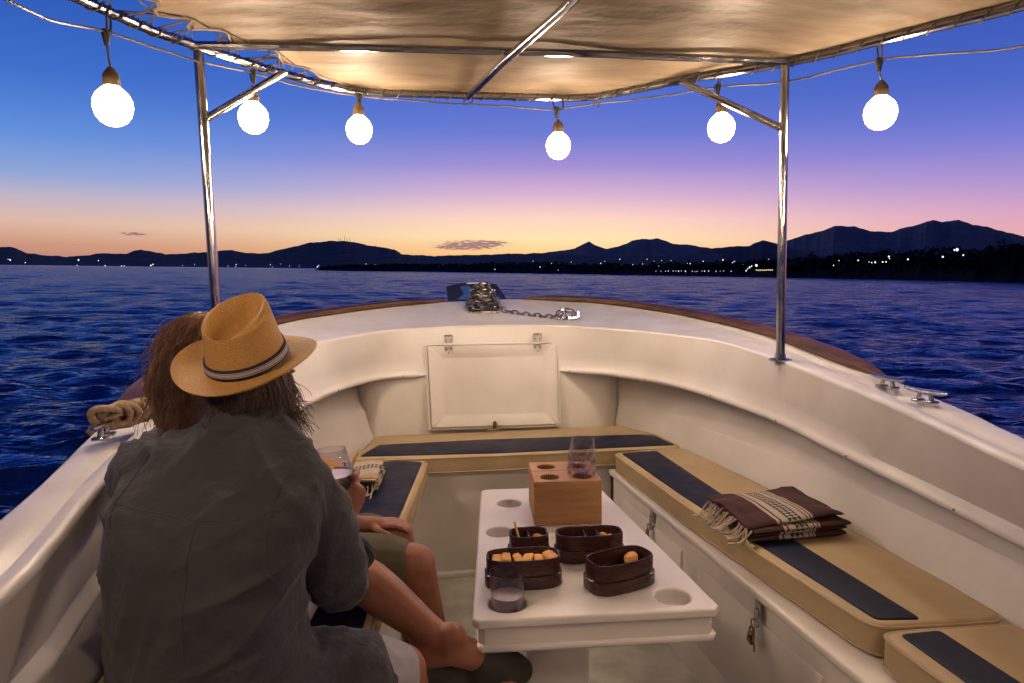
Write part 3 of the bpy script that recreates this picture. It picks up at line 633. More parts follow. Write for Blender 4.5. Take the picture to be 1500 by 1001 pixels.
for u in (.16, .845):
    g = G(); c = hp(u, 1.01, .02); rt = Matrix.Rotation(R(10), 3, 'X')
    g.box(c+Z*.033, (.052, .006, .058), rt, bev=.012); g.box(c-Z*.033, (.046, .006, .048), rt, bev=.012)
    g.tube([c+V3((-.026, -.004, 0)), c+V3((.026, -.004, 0))], .007, 10)
    g.mark()
    for dx, dz in ((-.013, .028), (.013, .028), (0, .05), (-.013, -.022), (.013, -.022), (0, -.046)): g.ell(c+V3((dx, -.008, dz)), (.0035, .003, .0035), n=8, m=5)
    h = ob('hinge', g, [MT['gel'], MT['screw']], ha)
g = G(); c = hp(.49, .02, .03); g.box(c, (.022, .02, .04), bev=.006); g.tube([c+V3((.0, -.008, .02)), c+V3((.0, -.03, .01)), c+V3((0, -.03, -.015))], .006, 8)
ob('hatch_latch', g, MT['brass'], ha)
g = G(); g.tube([c+V3((-.045, -.005, -.022)), c+V3((-.02, -.012, -.026)), c+V3((.0, -.012, -.02)), c+V3((.018, -.01, -.026))], .004, 6)
ob('latch_cord', g, mat('yellow_cord', (.45, .33, .04), .8), ha)
# wooden cap rail, broken at the stem and ending beside the cleats
def cap(i0, i1):
    g = G(); rows = []
    for i in range(i0, i1+1):
        a = c1[i]; n = outw(c1, i); e = min(i-i0, i1-i)/4.0; k = min(1, .35+.65*sqrt(min(1, max(0, e)))); w = .055*k; h = .034*k
        c = a-n*.045; row = []
        for q in range(14):
            an = 2*pi*q/14; cx_, sx_ = cos(an), sin(an)
            row.append(c+n*(w*math.copysign(abs(cx_)**.6, cx_))+Z*(.004+h*.5+h*.62*math.copysign(abs(sx_)**.7, sx_)))
        rows.append(row)
    g.loft(rows); return g
def idx(x, y): return min(range(NN), key=lambda i: (c1[i].x-x)**2+(c1[i].y-y)**2)
ob('cap_rail', cap(idx(-1.36, 2.25), idx(-.24, 4.68)), MT['wood'], boat)
ob('cap_rail', cap(idx(.29, 4.75), idx(1.465, 2.46)), MT['wood'], boat)
# bow roller plate
rt = Matrix.Rotation(R(30), 3, 'X')
def plq(x, v): return V3((.008+x, 4.74+v*.19, 1.275+v*.105))
g = G(); g.loft([[plq(-.20, -.3), plq(.22, -.3), plq(.155, 1), plq(.03, 1.12), plq(-.10, 1.12), plq(-.21, .9)], [p-Z*.035 for p in [plq(-.20, -.3), plq(.22, -.3), plq(.155, 1), plq(.03, 1.12), plq(-.10, 1.12), plq(-.21, .9)]]])
pl = ob('bow_plate', g, MT['blueplate'], boat, auto=30)
g = G(); g.add([p+Z*.006 for p in [plq(-.15, -.02), plq(.0, -.02), plq(-.03, .35), plq(-.045, .85), plq(-.115, .85), plq(-.09, .32)]], [(0, 1, 2, 3, 4, 5)])
g.add([p+Z*.006 for p in [plq(.07, -.02), plq(.17, -.02), plq(.12, .3), plq(.07, .3)]], [(0, 1, 2, 3)]); ob('blue_mark', g, MT['bluemark'], pl)
g = G(); g.box(plq(-.015, .9)+Z*.02, (.10, .012, .012), bev=.003); ob('pale_strip', g, MT['whitemark'], pl)
# bitt that carries the chain
g = G(); g.box((.02, 4.42, 1.19), (.20, .12, .05), bev=.008); g.tube([(.02, 4.44, 1.18), (.02, 4.44, 1.40)], [.028, .024], 12); g.tube([(-.06, 4.44, 1.34), (.10, 4.44, 1.34)], .014, 10)
ob('mooring_bitt', g, MT['galv'], boat)
# cleats
def cleat(x, y, z, ang, name='cleat'):
    g = G(); r = Matrix.Rotation(ang, 3, 'Z')
    def q(a, b, c): return V3((x, y, z))+r @ V3((a, b, c))
    for b in (-.028, .028):
        g.box(q(0, b, .006), (.04, .026, .010), r, bev=.003); g.tube([q(0, b, .005), q(0, b*.7, .036)], [.009, .007], 8)
    g.tube([q(0, -.085, .045), q(0, -.06, .040), q(0, 0, .038), q(0, .06, .040), q(0, .085, .045)], [.006, .0085, .0095, .0085, .006], 10)
    return ob(name, g, MT['steel'], boat)
cleat(1.385, 2.36, .985, .12); cleat(1.375, 2.15, .968, .2); cleat(-1.26, 2.02, .985, .1)
# awning frame
ZR = 2.29
RAIL = [(-1.60, -1.4), (-1.62, .4), (-1.58, 1.4), (-1.50, 1.95), (-1.413, 2.23), (-1.33, 2.429), (-1.255, 2.595), (-1.161, 2.727), (-1.016, 2.934), (-.837, 3.138), (-.70, 3.25), (-.58, 3.31), (-.4, 3.325), (-.111, 3.335), (.255, 3.345), (.42, 3.335), (.53, 3.28), (.67, 3.151), (.813, 3.008), (1.0, 2.862), (1.158, 2.728), (1.272, 2.599), (1.361, 2.466), (1.488, 2.287), (1.607, 2.13), (1.70, 1.9), (1.78, 1.4), (1.80, .4), (1.78, -1.4)]
rail = crom([(x, y, ZR) for x, y in RAIL], 6)
fr = thing('awning_scaffold', (0, 1.5, ZR), 'polished steel tube frame carrying the tan awning over the boat', 'frame')
g = G(); g.tube(rail, .0155, 10); ob('rim_tube', g, MT['steel'], fr)
g = G(); g.tube([(-1.165, 2.725, ZR+.003), (-.4, 2.725, ZR+.012), (.4, 2.725, ZR+.012), (1.158, 2.728, ZR+.003)], .0145, 10); ob('cross_tube', g, MT['steel'], fr)
g = G(); g.tube([(-1.62, .6, ZR), (0, .6, ZR+.06), (1.8, .6, ZR)], .0145, 10); ob('cross_tube', g, MT['steel'], fr)
g = G(); g.tube([(-.125, 3.33, ZR-.006), (-.03, 2.78, ZR-.022), (.115, 2.188, ZR-.02), (.30, 1.2, ZR-.0), (.40, -1.4, ZR+.02)], .016, 12); ob('ridge_tube', g, MT['steel'], fr)
for s, xb, xt, zb in ((-1, -1.147, -1.166, 1.066), (1, 1.161, 1.152, 1.056)):
    g = G(); g.tube([(xb, 2.745, zb), (xt, 2.745, ZR-.01)], .0185, 14); po = ob('pole', g, MT['steel'], fr)
    g = G(); g.lathe((xb, 2.745, zb-.004), [(.0, 0), (.048, 0), (.048, .007), (.024, .012), (.022, .03), (.0186, .031)], 24); ob('base_flange', g, MT['steel'], po)
    g = G(); g.tube([(xt*.99, 2.745, 2.03), (s*.80 if s > 0 else -.905, 2.99, ZR-.01)], .0145, 12); ob('brace', g, MT['steel'], fr)
# awning canvas
def awning():
    inner = []
    for i, p in enumerate(rail):
        t = V3((rail[min(len(rail)-1, i+1)].x-rail[max(0, i-1)].x, rail[min(len(rail)-1, i+1)].y-rail[max(0, i-1)].y, 0)).normalized(); n = V3((t.y, -t.x, 0))
        gap = .008
        if p.x < -.62: gap = .008+.17*min(1, max(0, (3.26-p.y)/.3))*(.75+.25*sin(i*1.1))
        if p.x > .5: gap = .004
        inner.append(p+n*gap+Z*.018)
    m = 26; rows = []
    cxy = [V3((.05+.25*(1-k/len(inner))*0, 0, ZR)) for k in range(len(inner))]
    N = len(inner); half = N//2; A = inner[:half]; B = inner[::-1][:half]
    nn = 120; A = resample(A+[inner[half]], nn); B = resample(B+[inner[half]], nn)
    for i in range(nn):
        row = []
        for k in range(m+1):
            u = k/m; p = A[i].lerp(B[i], u); w = sin(pi*u)
            z = ZR+.018+.05*w*min(1, (3.4-p.y)/1.2)
            sag = -.03*w*sin(max(0, min(1, (p.y-2.72)/.6))*pi)
            wr = .016*noise.fractal(V3((p.x*1.7, p.y*3.2, 2)), 1, 2, 5)*min(1, 6*u*(1-u)+.1)+.010*sin(p.y*9+3*noise.noise(V3((p.x, p.y*.7, 0))))*w
            row.append((p.x, p.y, max(z+sag+wr, ZR+.0165)))
        rows.append(row)
    g = G(); g.loft(rows, cap=False, closed=False); return g, inner
ga, inner = awning()
aw = ob('awning', ga, MT['tarp'], auto=None); md = aw.modifiers.new('thick', 'SOLIDIFY'); md.thickness = .003; md.offset = 1
tag(aw, 'tan canvas awning laced to a steel frame above the cockpit', 'awning')
g = G(); g.tube([p for p in inner if p.y > -1.3], .006, 6); ob('hem', g, MT['tarp'], aw)
g = G(); rnd = random.Random(11)
rs = resample(rail, 420)
def near_inner(p): return min(inner, key=lambda q: (q-p).length)
zz = []; wrap = []
for i in range(30, 410):
    p = rs[i]
    if p.y < .2: continue
    t = (rs[i+1]-rs[i-1]).normalized(); n = V3((t.y, -t.x, 0)); st = (rs[i+1]-p)
    for k in range(6):
        an = (i*6+k)/6*2*pi/3.0; wrap.append(p+st*(k/6)+(n*cos(an)+Z*sin(an))*.0185)
    if p.x < -.6:
        j = min(range(len(inner)), key=lambda k: (inner[k]-p).length); q = inner[max(0, j-(i % 4))]
        zz += [p+Z*.016, q] if i % 2 else [q, p+Z*.016]
g.tube(wrap, .0026, 4); ob('wrapping_cord', g, MT['lace'], aw)
g = G(); g.tube(zz, .0032, 4)
ob('lacing', g, MT['lace'], aw)
# ================================================================== LAMP STRING
CAB = [(-1.50, -1.2, 2.25), (-1.52, .3, 2.20), (-1.46, 1.3, 2.13), (-1.387, 1.95, 2.143), (-1.388, 2.2, 2.18), (-1.342, 2.4, 2.222), (-1.179, 2.70, 2.236), (-1.021, 2.95, 2.262), (-.86, 3.1, 2.255), (-.63, 3.265, 2.262), (-.38, 3.28, 2.247), (-.132, 3.285, 2.240), (.08, 3.29, 2.232), (.297, 3.30, 2.228), (.48, 3.31, 2.256), (.70, 3.14, 2.245), (.952, 2.955, 2.250), (1.159, 2.765, 2.222), (1.395, 2.49, 2.232), (1.556, 2.3, 2.205), (1.637, 2.1, 2.167), (1.70, 1.6, 2.14), (1.72, .8, 2.18), (1.70, -1.2, 2.2)]
cp = crom(CAB, 8); cp = [p+V3((0, 0, .004*noise.noise(p*9))) for p in cp]
g = G(); g.tube(cp, .0042, 7)
cab = ob('lamp_cable', g, MT['cable']); tag(cab, 'grey cable strung along the awning rim joining the lamps', 'cable')
g = G(); g.tube([(-.12, 3.31, ZR-.01), (-.15, 3.29, 2.25), (-.14, 3.285, 2.235), (-.11, 3.29, 2.25), (-.10, 3.32, ZR-.01)], .0028, 5); ob('tie', g, MT['lace'], cab)
g = G(); g.tube([(.49, 3.315, ZR+.01), (.485, 3.33, 2.25), (.50, 3.30, 2.24), (.51, 3.28, ZR)], .0035, 5); ob('tie', g, MT['lace'], cab)
BULB = [((-1.335, 2.40, 1.982), (-1.342, 2.4, 2.222), 'leftmost lit globe lamp, hanging outside the port pole'), ((-1.027, 2.95, 2.076), (-1.021, 2.95, 2.264), 'lit globe lamp hanging in front of the port brace'), ((-.633, 3.262, 2.100), (-.63, 3.265, 2.264), 'lit globe lamp at the front left corner of the awning'), ((.304, 3.30, 2.045), (.297, 3.30, 2.229), 'lit globe lamp at the front of the awning, nearest the sunset'), ((.973, 2.955, 2.065), (.952, 2.955, 2.251), 'lit globe lamp hanging beside the starboard brace'), ((1.407, 2.49, 2.027), (1.395, 2.49, 2.232), 'rightmost lit globe lamp, hanging outside the starboard pole'),
        ((-1.50, .55, 1.95), (-1.515, .55, 2.19), 'added lit globe lamp, unseen behind the viewer on the port side'), ((1.70, .75, 1.95), (1.72, .75, 2.18), 'added lit globe lamp, unseen behind the viewer on the starboard side'), ((.42, -.45, 1.97), (.38, -.45, 2.26), 'added lit globe lamp, unseen on the middle tube behind the viewer')]  # these three unseen lamps are added to light the near boat
for (bx, by, bz), (tx, ty, tz), lab in BULB:
    t = thing('hanging_lamp', (bx, by, bz), lab, 'lamp', 'lamps strung along the awning'); c = V3((bx, by, bz)); tt = V3((tx, ty, tz))
    ax = V3((0, 0, 1))
    g = G(); g.lathe(c, [(0, -.056), (.020, -.053), (.039, -.042), (.053, -.023), (.060, .004), (.0585, .026), (.050, .046), (.036, .061), (.026, .069), (.021, .080)], 24); ob('bulb', g, MT['bulb' if by > 1.5 else 'bulb_added'], t)
    g = G(); g.lathe(c, [(0, .070), (.0255, .070), (.0265, .088), (.024, .108), (.015, .122), (.006, .132), (0, .133)], 20); ob('socket', g, MT['socket'], t)
    g = G(); g.tube([c+Z*.13, c.lerp(tt, .7)+Z*.01, tt-Z*.02], .0036, 6); ob('drop_cord', g, MT['cable'], t)
    g = G(); g.lathe(tt-Z*.042, [(0, 0), (.007, 0), (.011, .02), (.014, .036), (.012, .05), (0, .052)], 12)
    rp = min(rail, key=lambda p: (p-tt).length); rp = rp if (rp-tt).length < .3 else tt+Z*.1
    d = (V3((rp.x, rp.y, ZR+.018))-tt); sd = V3((d.y, -d.x, 0)); sd = sd.normalized()*.016 if sd.length > 1e-4 else V3((.016, 0, 0)); al = V3((1, .3, 0)).normalized()*.02
    g.mark().tube([tt-Z*.01, tt+sd+al, tt+d*.6+sd+al*1.2, tt+d+al, tt+d*.6-sd, tt-sd*.6], .0038, 6)
    ob('junction', g, [MT['black'], MT['lace']], t)
# ================================================================== CUSHIONS
def cushion(plan, panel, label, rc=.05, z0=.442, z1=.532):
    g = G(); pl = rounded(plan, rc, 6); dense = []
    for i in range(len(pl)):
        a, b = V3(pl[i]), V3(pl[(i+1) % len(pl)]); k = max(1, int((b-a).length/.08))
        for j in range(k): dense.append(tuple(a.lerp(b, j/k)))
    dense = [(x+.0035*noise.noise(V3((x*7, y*7, 1))), y+.0035*noise.noise(V3((x*7, y*7, 5)))) for x, y in dense]
    g.slab(dense, z0, z1, .017, steps=5)
    c = ob('seat_cushion', g, MT['beige'], auto=40); tag(c, label, 'cushion', 'cushions on the bench lockers')
    g = G(); g.slab(rounded(panel, .016, 4), z1-.01, z1+.0045, .0042, steps=3); ob('navy_panel', g, MT['navy'], c, auto=40)
    g = G(); q = [(x, y, z1-.006) for x, y in dense]
    cx_ = sum(p[0] for p in dense)/len(dense); cy_ = sum(p[1] for p in dense)/len(dense)
    g.tube([(x, y, z1-.0085) for x, y in dense], .0045, 6, closed=True); g2 = G(); 
    ob('piping', g, MT['beige'], c); g = G(); g.tube([(x, y, z0+.0085) for x, y in dense], .0040, 6, closed=True); ob('piping', g, MT['beige'], c)
    return c
cushion([(.577, 3.30), (.64, 2.5), (.752, 1.551), (.79, 1.515), (1.12, 1.505), (1.125, 1.7), (1.105, 2.18), (1.04, 2.78), (.962, 3.33), (.90, 3.345)], [(.612, 3.27), (.662, 2.6), (.712, 2.15), (.782, 1.546), (.897, 1.532), (.862, 2.0), (.832, 2.475), (.800, 3.285)], 'long beige and navy cushion on the starboard bench under the folded blanket')
cushion([(.752, 1.485), (.80, 1.497), (1.12, 1.49), (1.13, .9), (1.10, -.3), (.80, -.3), (.775, .8)], [(.79, 1.47), (.90, 1.473), (.93, .8), (.95, -.27), (.83, -.27), (.81, .8)], 'short beige and navy cushion at the near end of the starboard bench')
cushion([(-.72, 3.385), (.0, 3.362), (.96, 3.365), (.93, 3.66), (.79, 3.925), (.0, 3.90), (-.655, 3.90)], [(-.70, 3.44), (0, 3.385), (.935, 3.39), (.90, 3.63), (.80, 3.655), (0, 3.685), (-.62, 3.665)], 'beige cushion with a wide navy band on the bow bench under the hatch', rc=.03)
cushion([(-.358, 3.32), (-.39, 3.0), (-.475, 2.246), (-.52, 1.5), (-.545, .8), (-.56, -.4), (-1.06, -.4), (-1.10, 1.5), (-1.09, 2.18), (-1.035, 2.78), (-.95, 3.32), (-.62, 3.36)], [(-.385, 3.27), (-.415, 3.0), (-.497, 2.246), (-.54, 1.5), (-.565, .8), (-.58, -.36), (-.86, -.36), (-.86, 1.5), (-.83, 2.2), (-.74, 2.9), (-.66, 3.285), (-.5, 3.325)], 'navy topped cushion on the port bench where the couple sit')
# ================================================================== TABLE
def flat_with_holes(outer, holes, z0, z1, bev=.006):
    cu_ = bpy.data.curves.new('t', 'CURVE'); cu_.dimensions = '2D'; cu_.fill_mode = 'BOTH'
    for P in [outer]+holes:
        sp = cu_.splines.new('POLY'); sp.points.add(len(P)-1); sp.use_cyclic_u = True
        for i, p in enumerate(P): sp.points[i].co = (p[0], p[1], 0, 1)
    cu_.extrude = (z1-z0)/2-bev; cu_.bevel_depth = bev; cu_.bevel_resolution = 3; cu_.offset = -bev
    o = bpy.data.objects.new('t', cu_); COL.objects.link(o); dg = bpy.context.evaluated_depsgraph_get(); me = o.evaluated_get(dg).to_mesh()
    g = G(); g.v = [(v.co.x, v.co.y, v.co.z+(z0+z1)/2) for v in me.vertices]; g.f = [tuple(p.vertices) for p in me.polygons]
    o.evaluated_get(dg).to_mesh_clear(); bpy.data.objects.remove(o); return g
TZ = .65
tbl = thing('cockpit_table', (.06, 2.0, -.118), 'white wedge-shaped table with round cup holes on a pedestal between the benches', 'table')
TP = [(-.190, 2.425), (.290, 2.405), (.305, 2.39), (.312, 1.46), (.29, 1.447), (-.245, 1.482), (-.258, 1.50), (-.20, 2.41)]
TP = [(-.165, 2.415), (-.15, 2.43), (.255, 2.41), (.27, 2.395), (.318, 1.462), (.303, 1.444), (-.245, 1.470), (-.260, 1.487)]
def circ(x, y, r, n=28): return [(x+r*cos(2*pi*k/n), y+r*sin(2*pi*k/n)) for k in range(n)]
HOL = [(-.08, 2.265, .043), (-.14, 2.006, .043), (-.172, 1.545, .045), (.226, 1.520, .043)]
g = flat_with_holes(TP, [circ(*h) for h in HOL], TZ-.022, TZ); ob('table_top', g, MT['table'], tbl, auto=30)
def shrink(P, d):
    cx_, cy_ = .05, 1.93; return [(cx_+(x-cx_)*(1-d/.25), cy_+(y-cy_)*(1-d/.46)) for x, y in P]
ap = G(); ap.loft([[(x, y, z) for x, y in shrink(TP, .011)] for z in (TZ-.070, TZ-.0215)], cap=False)
ob('apron', ap, MT['table'], tbl, auto=30)
g = G(); g.slab(shrink(TP, .004), TZ-.082, TZ-.066, .006, steps=3); ob('lower_moulding', g, MT['table'], tbl, auto=40)
for h in HOL:
    n = 28; g2 = G()
    g2.loft([[(h[0]+q*cos(2*pi*k/n), h[1]+q*sin(2*pi*k/n), z) for k in range(n)] for q, z in ((h[2]+.0003, TZ-.006), (h[2]+.0003, TZ-.036), (h[2]-.004, TZ-.040), (.002, TZ-.040))], cap=False)
    ob('cup_hole', g2, MT['table'], tbl)
g = G(); g.box((.03, 2.06, .22), (.20, .20, .672), bev=.012); g.box((.03, 2.06, -.109), (.26, .26, .016), bev=.004); ob('pedestal', g, MT['gel'], tbl)
# ================================================================== BOXES, BLOCK, GLASSES
def stad(cx_, cy_, a, b, ang, n=40, p=.62):
    out = []
    for k in range(n):
        t = 2*pi*k/n; x = a*math.copysign(abs(cos(t))**p, cos(t)); y = b*math.copysign(abs(sin(t))**p, sin(t))
        out.append((cx_+x*cos(ang)-y*sin(ang), cy_+x*sin(ang)+y*cos(ang)))
    return out
def bento(x, y, a, b, ang, label, fill, z=TZ, two=True, h=.075):
    t = thing('bento_box', (x, y, z), label, 'box', 'oval lacquer boxes on the table')
    def ring(s, zz): return [(p[0], p[1], z+zz) for p in stad(x, y, a*s-(0 if s == 1 else 0), b*s, ang)]
    def rg(d, zz): return [(p[0], p[1], z+zz) for p in stad(x, y, a+d, b+d, ang)]
    g = G(); g.loft([rg(-.004, .001), rg(0, .004), rg(.0, h*.44), rg(-.002, h*.46)]); ob('lower_tier', g, MT['lacq'], t)
    g = G(); g.loft([rg(-.009, h*.45), rg(-.0045, h*.475), rg(-.0045, h*.95), rg(-.006, h), rg(-.0085, h), rg(-.010, h*.96), rg(-.010, h*.42)], cap=False)
    g.loft([rg(-.0095, h*.50), rg(-.05, h*.50)]); ob('upper_tier', g, MT['lacq'], t)
    def q(u, v, zz): 
        return V3((x+u*a*cos(ang)-v*b*sin(ang), y+u*a*sin(ang)+v*b*cos(ang), z+zz))
    rt = Matrix.Rotation(ang, 3, 'Z')
    if fill == 'rolls':
        for k in range(6):
            g = G(); rr = random.Random(k); g.box(q(-.70+.28*k+rr.uniform(-.03, .03), .02+.16*rr.random(), h*(.76+.08*rr.random())), (.024+.006*rr.random(), .042+.012*rr.random(), .015), rt @ Matrix.Rotation(rr.uniform(-.3, .3), 3, 'Z') @ Matrix.Rotation(rr.uniform(-.2, .2), 3, 'Y'), bev=.008); g.v = [tuple(V3(p)+V3((1, 1, 1))*.003*noise.noise(V3(p)*160)) for p in g.v]; ob('snack_piece', g, MT['food'], t)
    elif fill == 'one':
        g = G(); g.ell(q(.5, .25, h*.72), (.028, .017, .015), rt @ Matrix.Rotation(.6, 3, 'Z'), 14, 8); g.v = [tuple(V3(p)*(1)+V3((0, 0, .004))*noise.noise(V3(p)*90)) for p in g.v]; ob('snack_piece', g, MT['food'], t)
    else:
        for u in fill:
            g = G(); g.box(q(u, 0, h*.70), (.004, b*1.75, h*.36), rt); ob('divider', g, MT['lacq'], t)
        for k, (u, v, m) in enumerate([(.62, .2, 'foody'), (.15, -.1, 'foody'), (.45, .5, 'food')]):
            g = G(); g.ell(q(u, v, h*.66), (.013, .011, .010), n=12, m=8); ob('snack_piece', g, MT[m], t)
    return t, q
b1, q1 = bento(-.082, 1.797, .058, .046, .0, 'small oval lacquer box with dividers and a yellow pick, back left of the four', (.0,))
g = G(); g.tube([q1(-.62, .55, .095), q1(-.45, -.7, .05)], .0032, 6); ob('snack_stick', g, MT['foody'], b1)
bento(.083, 1.778, .097, .047, -.04, 'wide oval lacquer box with two dividers, nearest the oak block', (-.12, .28))
bento(-.119, 1.650, .098, .051, -.04, 'lacquer box filled with a row of orange snack pieces, behind the tumbler', 'rolls')
bento(.118, 1.602, .092, .054, .34, 'nearly empty lacquer box holding one orange snack, front right of the four', 'one')
# oak block with four holes, split across
BA = R(-4.5); BC = V3((.085, 2.135, 0)); BR = Matrix.Rotation(BA, 2)
def bq(u, v): w = BR @ V3((u, v)); return (BC.x+w.x, BC.y+w.y)
blk = thing('glass_rack', (BC.x, BC.y, TZ), 'squared oak block with bored holes standing on the far end of the table', 'rack')
for v0, v1 in ((-.108, .012), (.0145, .122)):
    hs = [(u, -.055 if v0 < 0 else .063, .0305) for u in (-.052, .052)]
    lo = G(); lo.slab([bq(-.106, v0), bq(.106, v0), bq(.106, v1), bq(-.106, v1)], TZ+.0005, TZ+.094, .003, steps=2)
    ob('block_base', lo, MT['block'], blk, auto=30)
    g = flat_with_holes([bq(-.106, v0), bq(.106, v0), bq(.106, v1), bq(-.106, v1)], [[bq(u+h_*cos(2*pi*k/24), v+h_*sin(2*pi*k/24)) for k in range(24)] for u, v, h_ in hs], TZ+.0935, TZ+.140, .003)
    ob('bored_top', g, MT['block'], blk, auto=30)
    for u, v, h_ in hs:
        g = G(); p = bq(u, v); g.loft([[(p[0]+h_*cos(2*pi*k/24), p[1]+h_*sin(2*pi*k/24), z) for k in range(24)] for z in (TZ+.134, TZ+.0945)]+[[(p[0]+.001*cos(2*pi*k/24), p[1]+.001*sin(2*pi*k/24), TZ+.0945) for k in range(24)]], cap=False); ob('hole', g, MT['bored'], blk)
def vessel(name, c, prof, label, ax=(0, 0, 1), wall=.0018, fill=None, fmat=None, group=None, n=36):
    c = V3(c); pin = [(max(r-wall, .0003), z+(wall*2.5 if i == 0 else 0)) for i, (r, z) in enumerate(prof)]
    full_ = [(.0003, prof[0][1])]+prof+[(prof[-1][0]-wall*.5, prof[-1][1]+wall*.6)]+pin[::-1]+[(.0003, pin[0][1])]
    g = G(); g.lathe(c, full_, n, ax); o = ob(name, g, MT['clear'], auto=60); tag(o, label, 'glass', group)
    if fill:
        zs = [p for p in pin if p[1] < fill]; rf = float(np.interp(fill, [p[1] for p in pin], [p[0] for p in pin]))
        g = G(); g.lathe(c, [(.0003, zs[0][1])]+[(r-.0006, z) for r, z in zs]+[(rf-.0006, fill), (.0003, fill)], n, ax); ob('drink', g, MT[fmat], o, auto=60)
    return o
WG = [(.020, 0), (.026, .003), (.040, .022), (.046, .045), (.045, .065), (.040, .09), (.036, .112)]
p = bq(.045, -.055); vessel('wine_tumbler', (p[0]+.004, p[1], TZ+.108), WG, 'clear stemless cup set in a front hole of the oak block', ax=(.03, .02, 1), group='nested clear cups on the oak block')
vessel('wine_tumbler', (p[0]+.006, p[1]+.004, TZ+.150), [(r*.97, z) for r, z in WG], 'clear stemless cup nested upright inside the one in the oak block', ax=(.05, .0, 1), group='nested clear cups on the oak block')
vessel('water_tumbler', (-.172, 1.545, TZ-.0392), [(.030, 0), (.036, .004), (.0385, .03), (.0405, .075), (.0425, .118)], 'short clear tumbler with melted ice standing in the front left cup hole', fill=.062, fmat='drink')
vessel('held_wine_tumbler', (-.570, 1.60, .908), [(.022, 0), (.030, .004), (.044, .026), (.049, .050), (.046, .075), (.040, .098), (.0345, .120)], "clear stemless wine glass held in the hatted person's right hand", ax=(-.05, 0, 1), fill=.060, fmat='wine')
# ================================================================== PEOPLE
def ering(c, a, b, yaw=0, tilt=0, n=36, p=.85):
    out = []; Rm = Matrix.Rotation(yaw, 3, 'Z') @ Matrix.Rotation(tilt, 3, 'X')
    for k in range(n):
        t = 2*pi*k/n; out.append(V3(c)+Rm @ V3((a*math.copysign(abs(cos(t))**p, cos(t)), b*math.copysign(abs(sin(t))**p, sin(t)), 0)))
    return out
def hand(g, wrist, palm, fing, thumb, pr=.026):          # palm plus five separate bent fingers
    g.limb([wrist, V3(wrist).lerp(V3(palm), .6), palm], [.024, pr, pr*.92], 12)
    for f in fing: g.limb(f, [.0088, .0082, .0076, .0066][:len(f)], 10)
    g.limb(thumb, [.0115, .0100, .0085][:len(thumb)], 10)
def foot(g, ank, toe, up, w=.036):
    a, t, u = V3(ank), V3(toe), V3(up).normalized(); d = (t-a); d = (d-u*d.dot(u)); L_ = d.length; d.normalize(); s = d.cross(u).normalized()
    heel = a-d*.045-u*.045; g.limb([a+u*.02, a-u*.02, heel], [.036, .036, .030], 12)
    g.limb([a-u*.01+d*.01, a+d*L_*.5-u*.035, a+d*L_*.80-u*.055], [.038, .034, .024], 14)
    for k in range(5):
        o = (k-2)*.0165; g.limb([a+d*L_*(.68)-u*.056+s*o, a+d*L_*(.90-.025*abs(k-.5))-u*.060+s*o*1.1, a+d*L_*(1.02-.04*k*.9)-u*.064+s*o*1.12], [.013, .0105, .009 if k else .012], 9)
def head(g, c, fwd, up, sc=1.0):
    c = V3(c); f = V3(fwd).normalized(); u = V3(up); u = (u-f*u.dot(f)).normalized(); r = f.cross(u)
    q = lambda a, b, d: c+(r*a+f*b+u*d)*sc
    rt = Matrix((r, f, u)).transposed()
    g.ell(q(0, -.012, .022), (.076*sc, .093*sc, .092*sc), rt); g.ell(q(0, .028, -.045), (.058*sc, .062*sc, .070*sc), rt)
    g.ell(q(0, .052, -.090), (.030*sc, .026*sc, .022*sc), rt)
    g.limb([q(0, .080, .005), q(0, .100, -.028)], [.010*sc, .014*sc], 10); g.ell(q(0, .082, .022), (.056*sc, .014*sc, .012*sc), rt)
    g.ell(q(0, .083, -.058), (.024*sc, .010*sc, .006*sc), rt); g.ell(q(0, .081, -.071), (.021*sc, .010*sc, .007*sc), rt)
    for s in (-1, 1):
        g.ell(q(s*.075, -.002, -.005), (.010*sc, .020*sc, .031*sc), rt @ Matrix.Rotation(s*.25, 3, 'Z')); g.ell(q(s*.048, .058, -.022), (.022*sc, .020*sc, .020*sc), rt)
    return q, rt
def eyes(q, rt, par, sc=1.0):
    for s in (-1, 1):
        g = G(); g.ell(q(s*.030, .0755, .004), (.0125*sc, .0105*sc, .0095*sc), rt, 14, 10); g.mark(); g.ell(q(s*.030, .0835, .004), (.0052*sc, .0035*sc, .0052*sc), rt, 10, 8); ob('eye', g, [MT['eye'], MT['black']], par)
def folds(seed, amp, fx=(9, 9, 4), ridge=.6):
    def f(p, n):
        a = noise.fractal(V3((p.x*fx[0], p.y*fx[1], p.z*fx[2]+seed)), 1, 2, 3)
        w = noise.noise(V3((p.x*4, p.y*4, p.z*5+seed*3)))
        b = 1-abs(noise.noise(V3((p.x*fx[0]*.8+w*1.5, p.y*fx[1]*.8, (p.z+.6*p.x)*fx[2]*1.6+seed*2+w))))*2
        return amp*(.7*a+ridge*max(0, b)**3)
    return f
# ---- person in the foreground: grey shirt, straw hat
PA = thing('person', (-.74, 1.24, .50), 'person in a straw hat and loose grey shirt, seated with back turned', 'person', 'couple seated on the port bench')
g = G()
hf = V3((.30, .93, -.14)); HC = V3((-.705, 1.462, 1.215)); qA, rtA = head(g, HC, hf, (0, 0, 1), .95)
g.limb([(-.72, 1.365, 1.06), (-.708, 1.415, 1.14), (-.705, 1.44, 1.19)], [.062, .056, .055])
g.loft([ering((-.75, 1.25, .60), .155, .11, R(-13)), ering((-.755, 1.235, .75), .14, .095, R(-13)), ering((-.745, 1.26, .92), .15, .095, R(-13)), ering((-.735, 1.31, 1.03), .15, .085, R(-13)), ering((-.72, 1.35, 1.09), .09, .06, R(-13))])
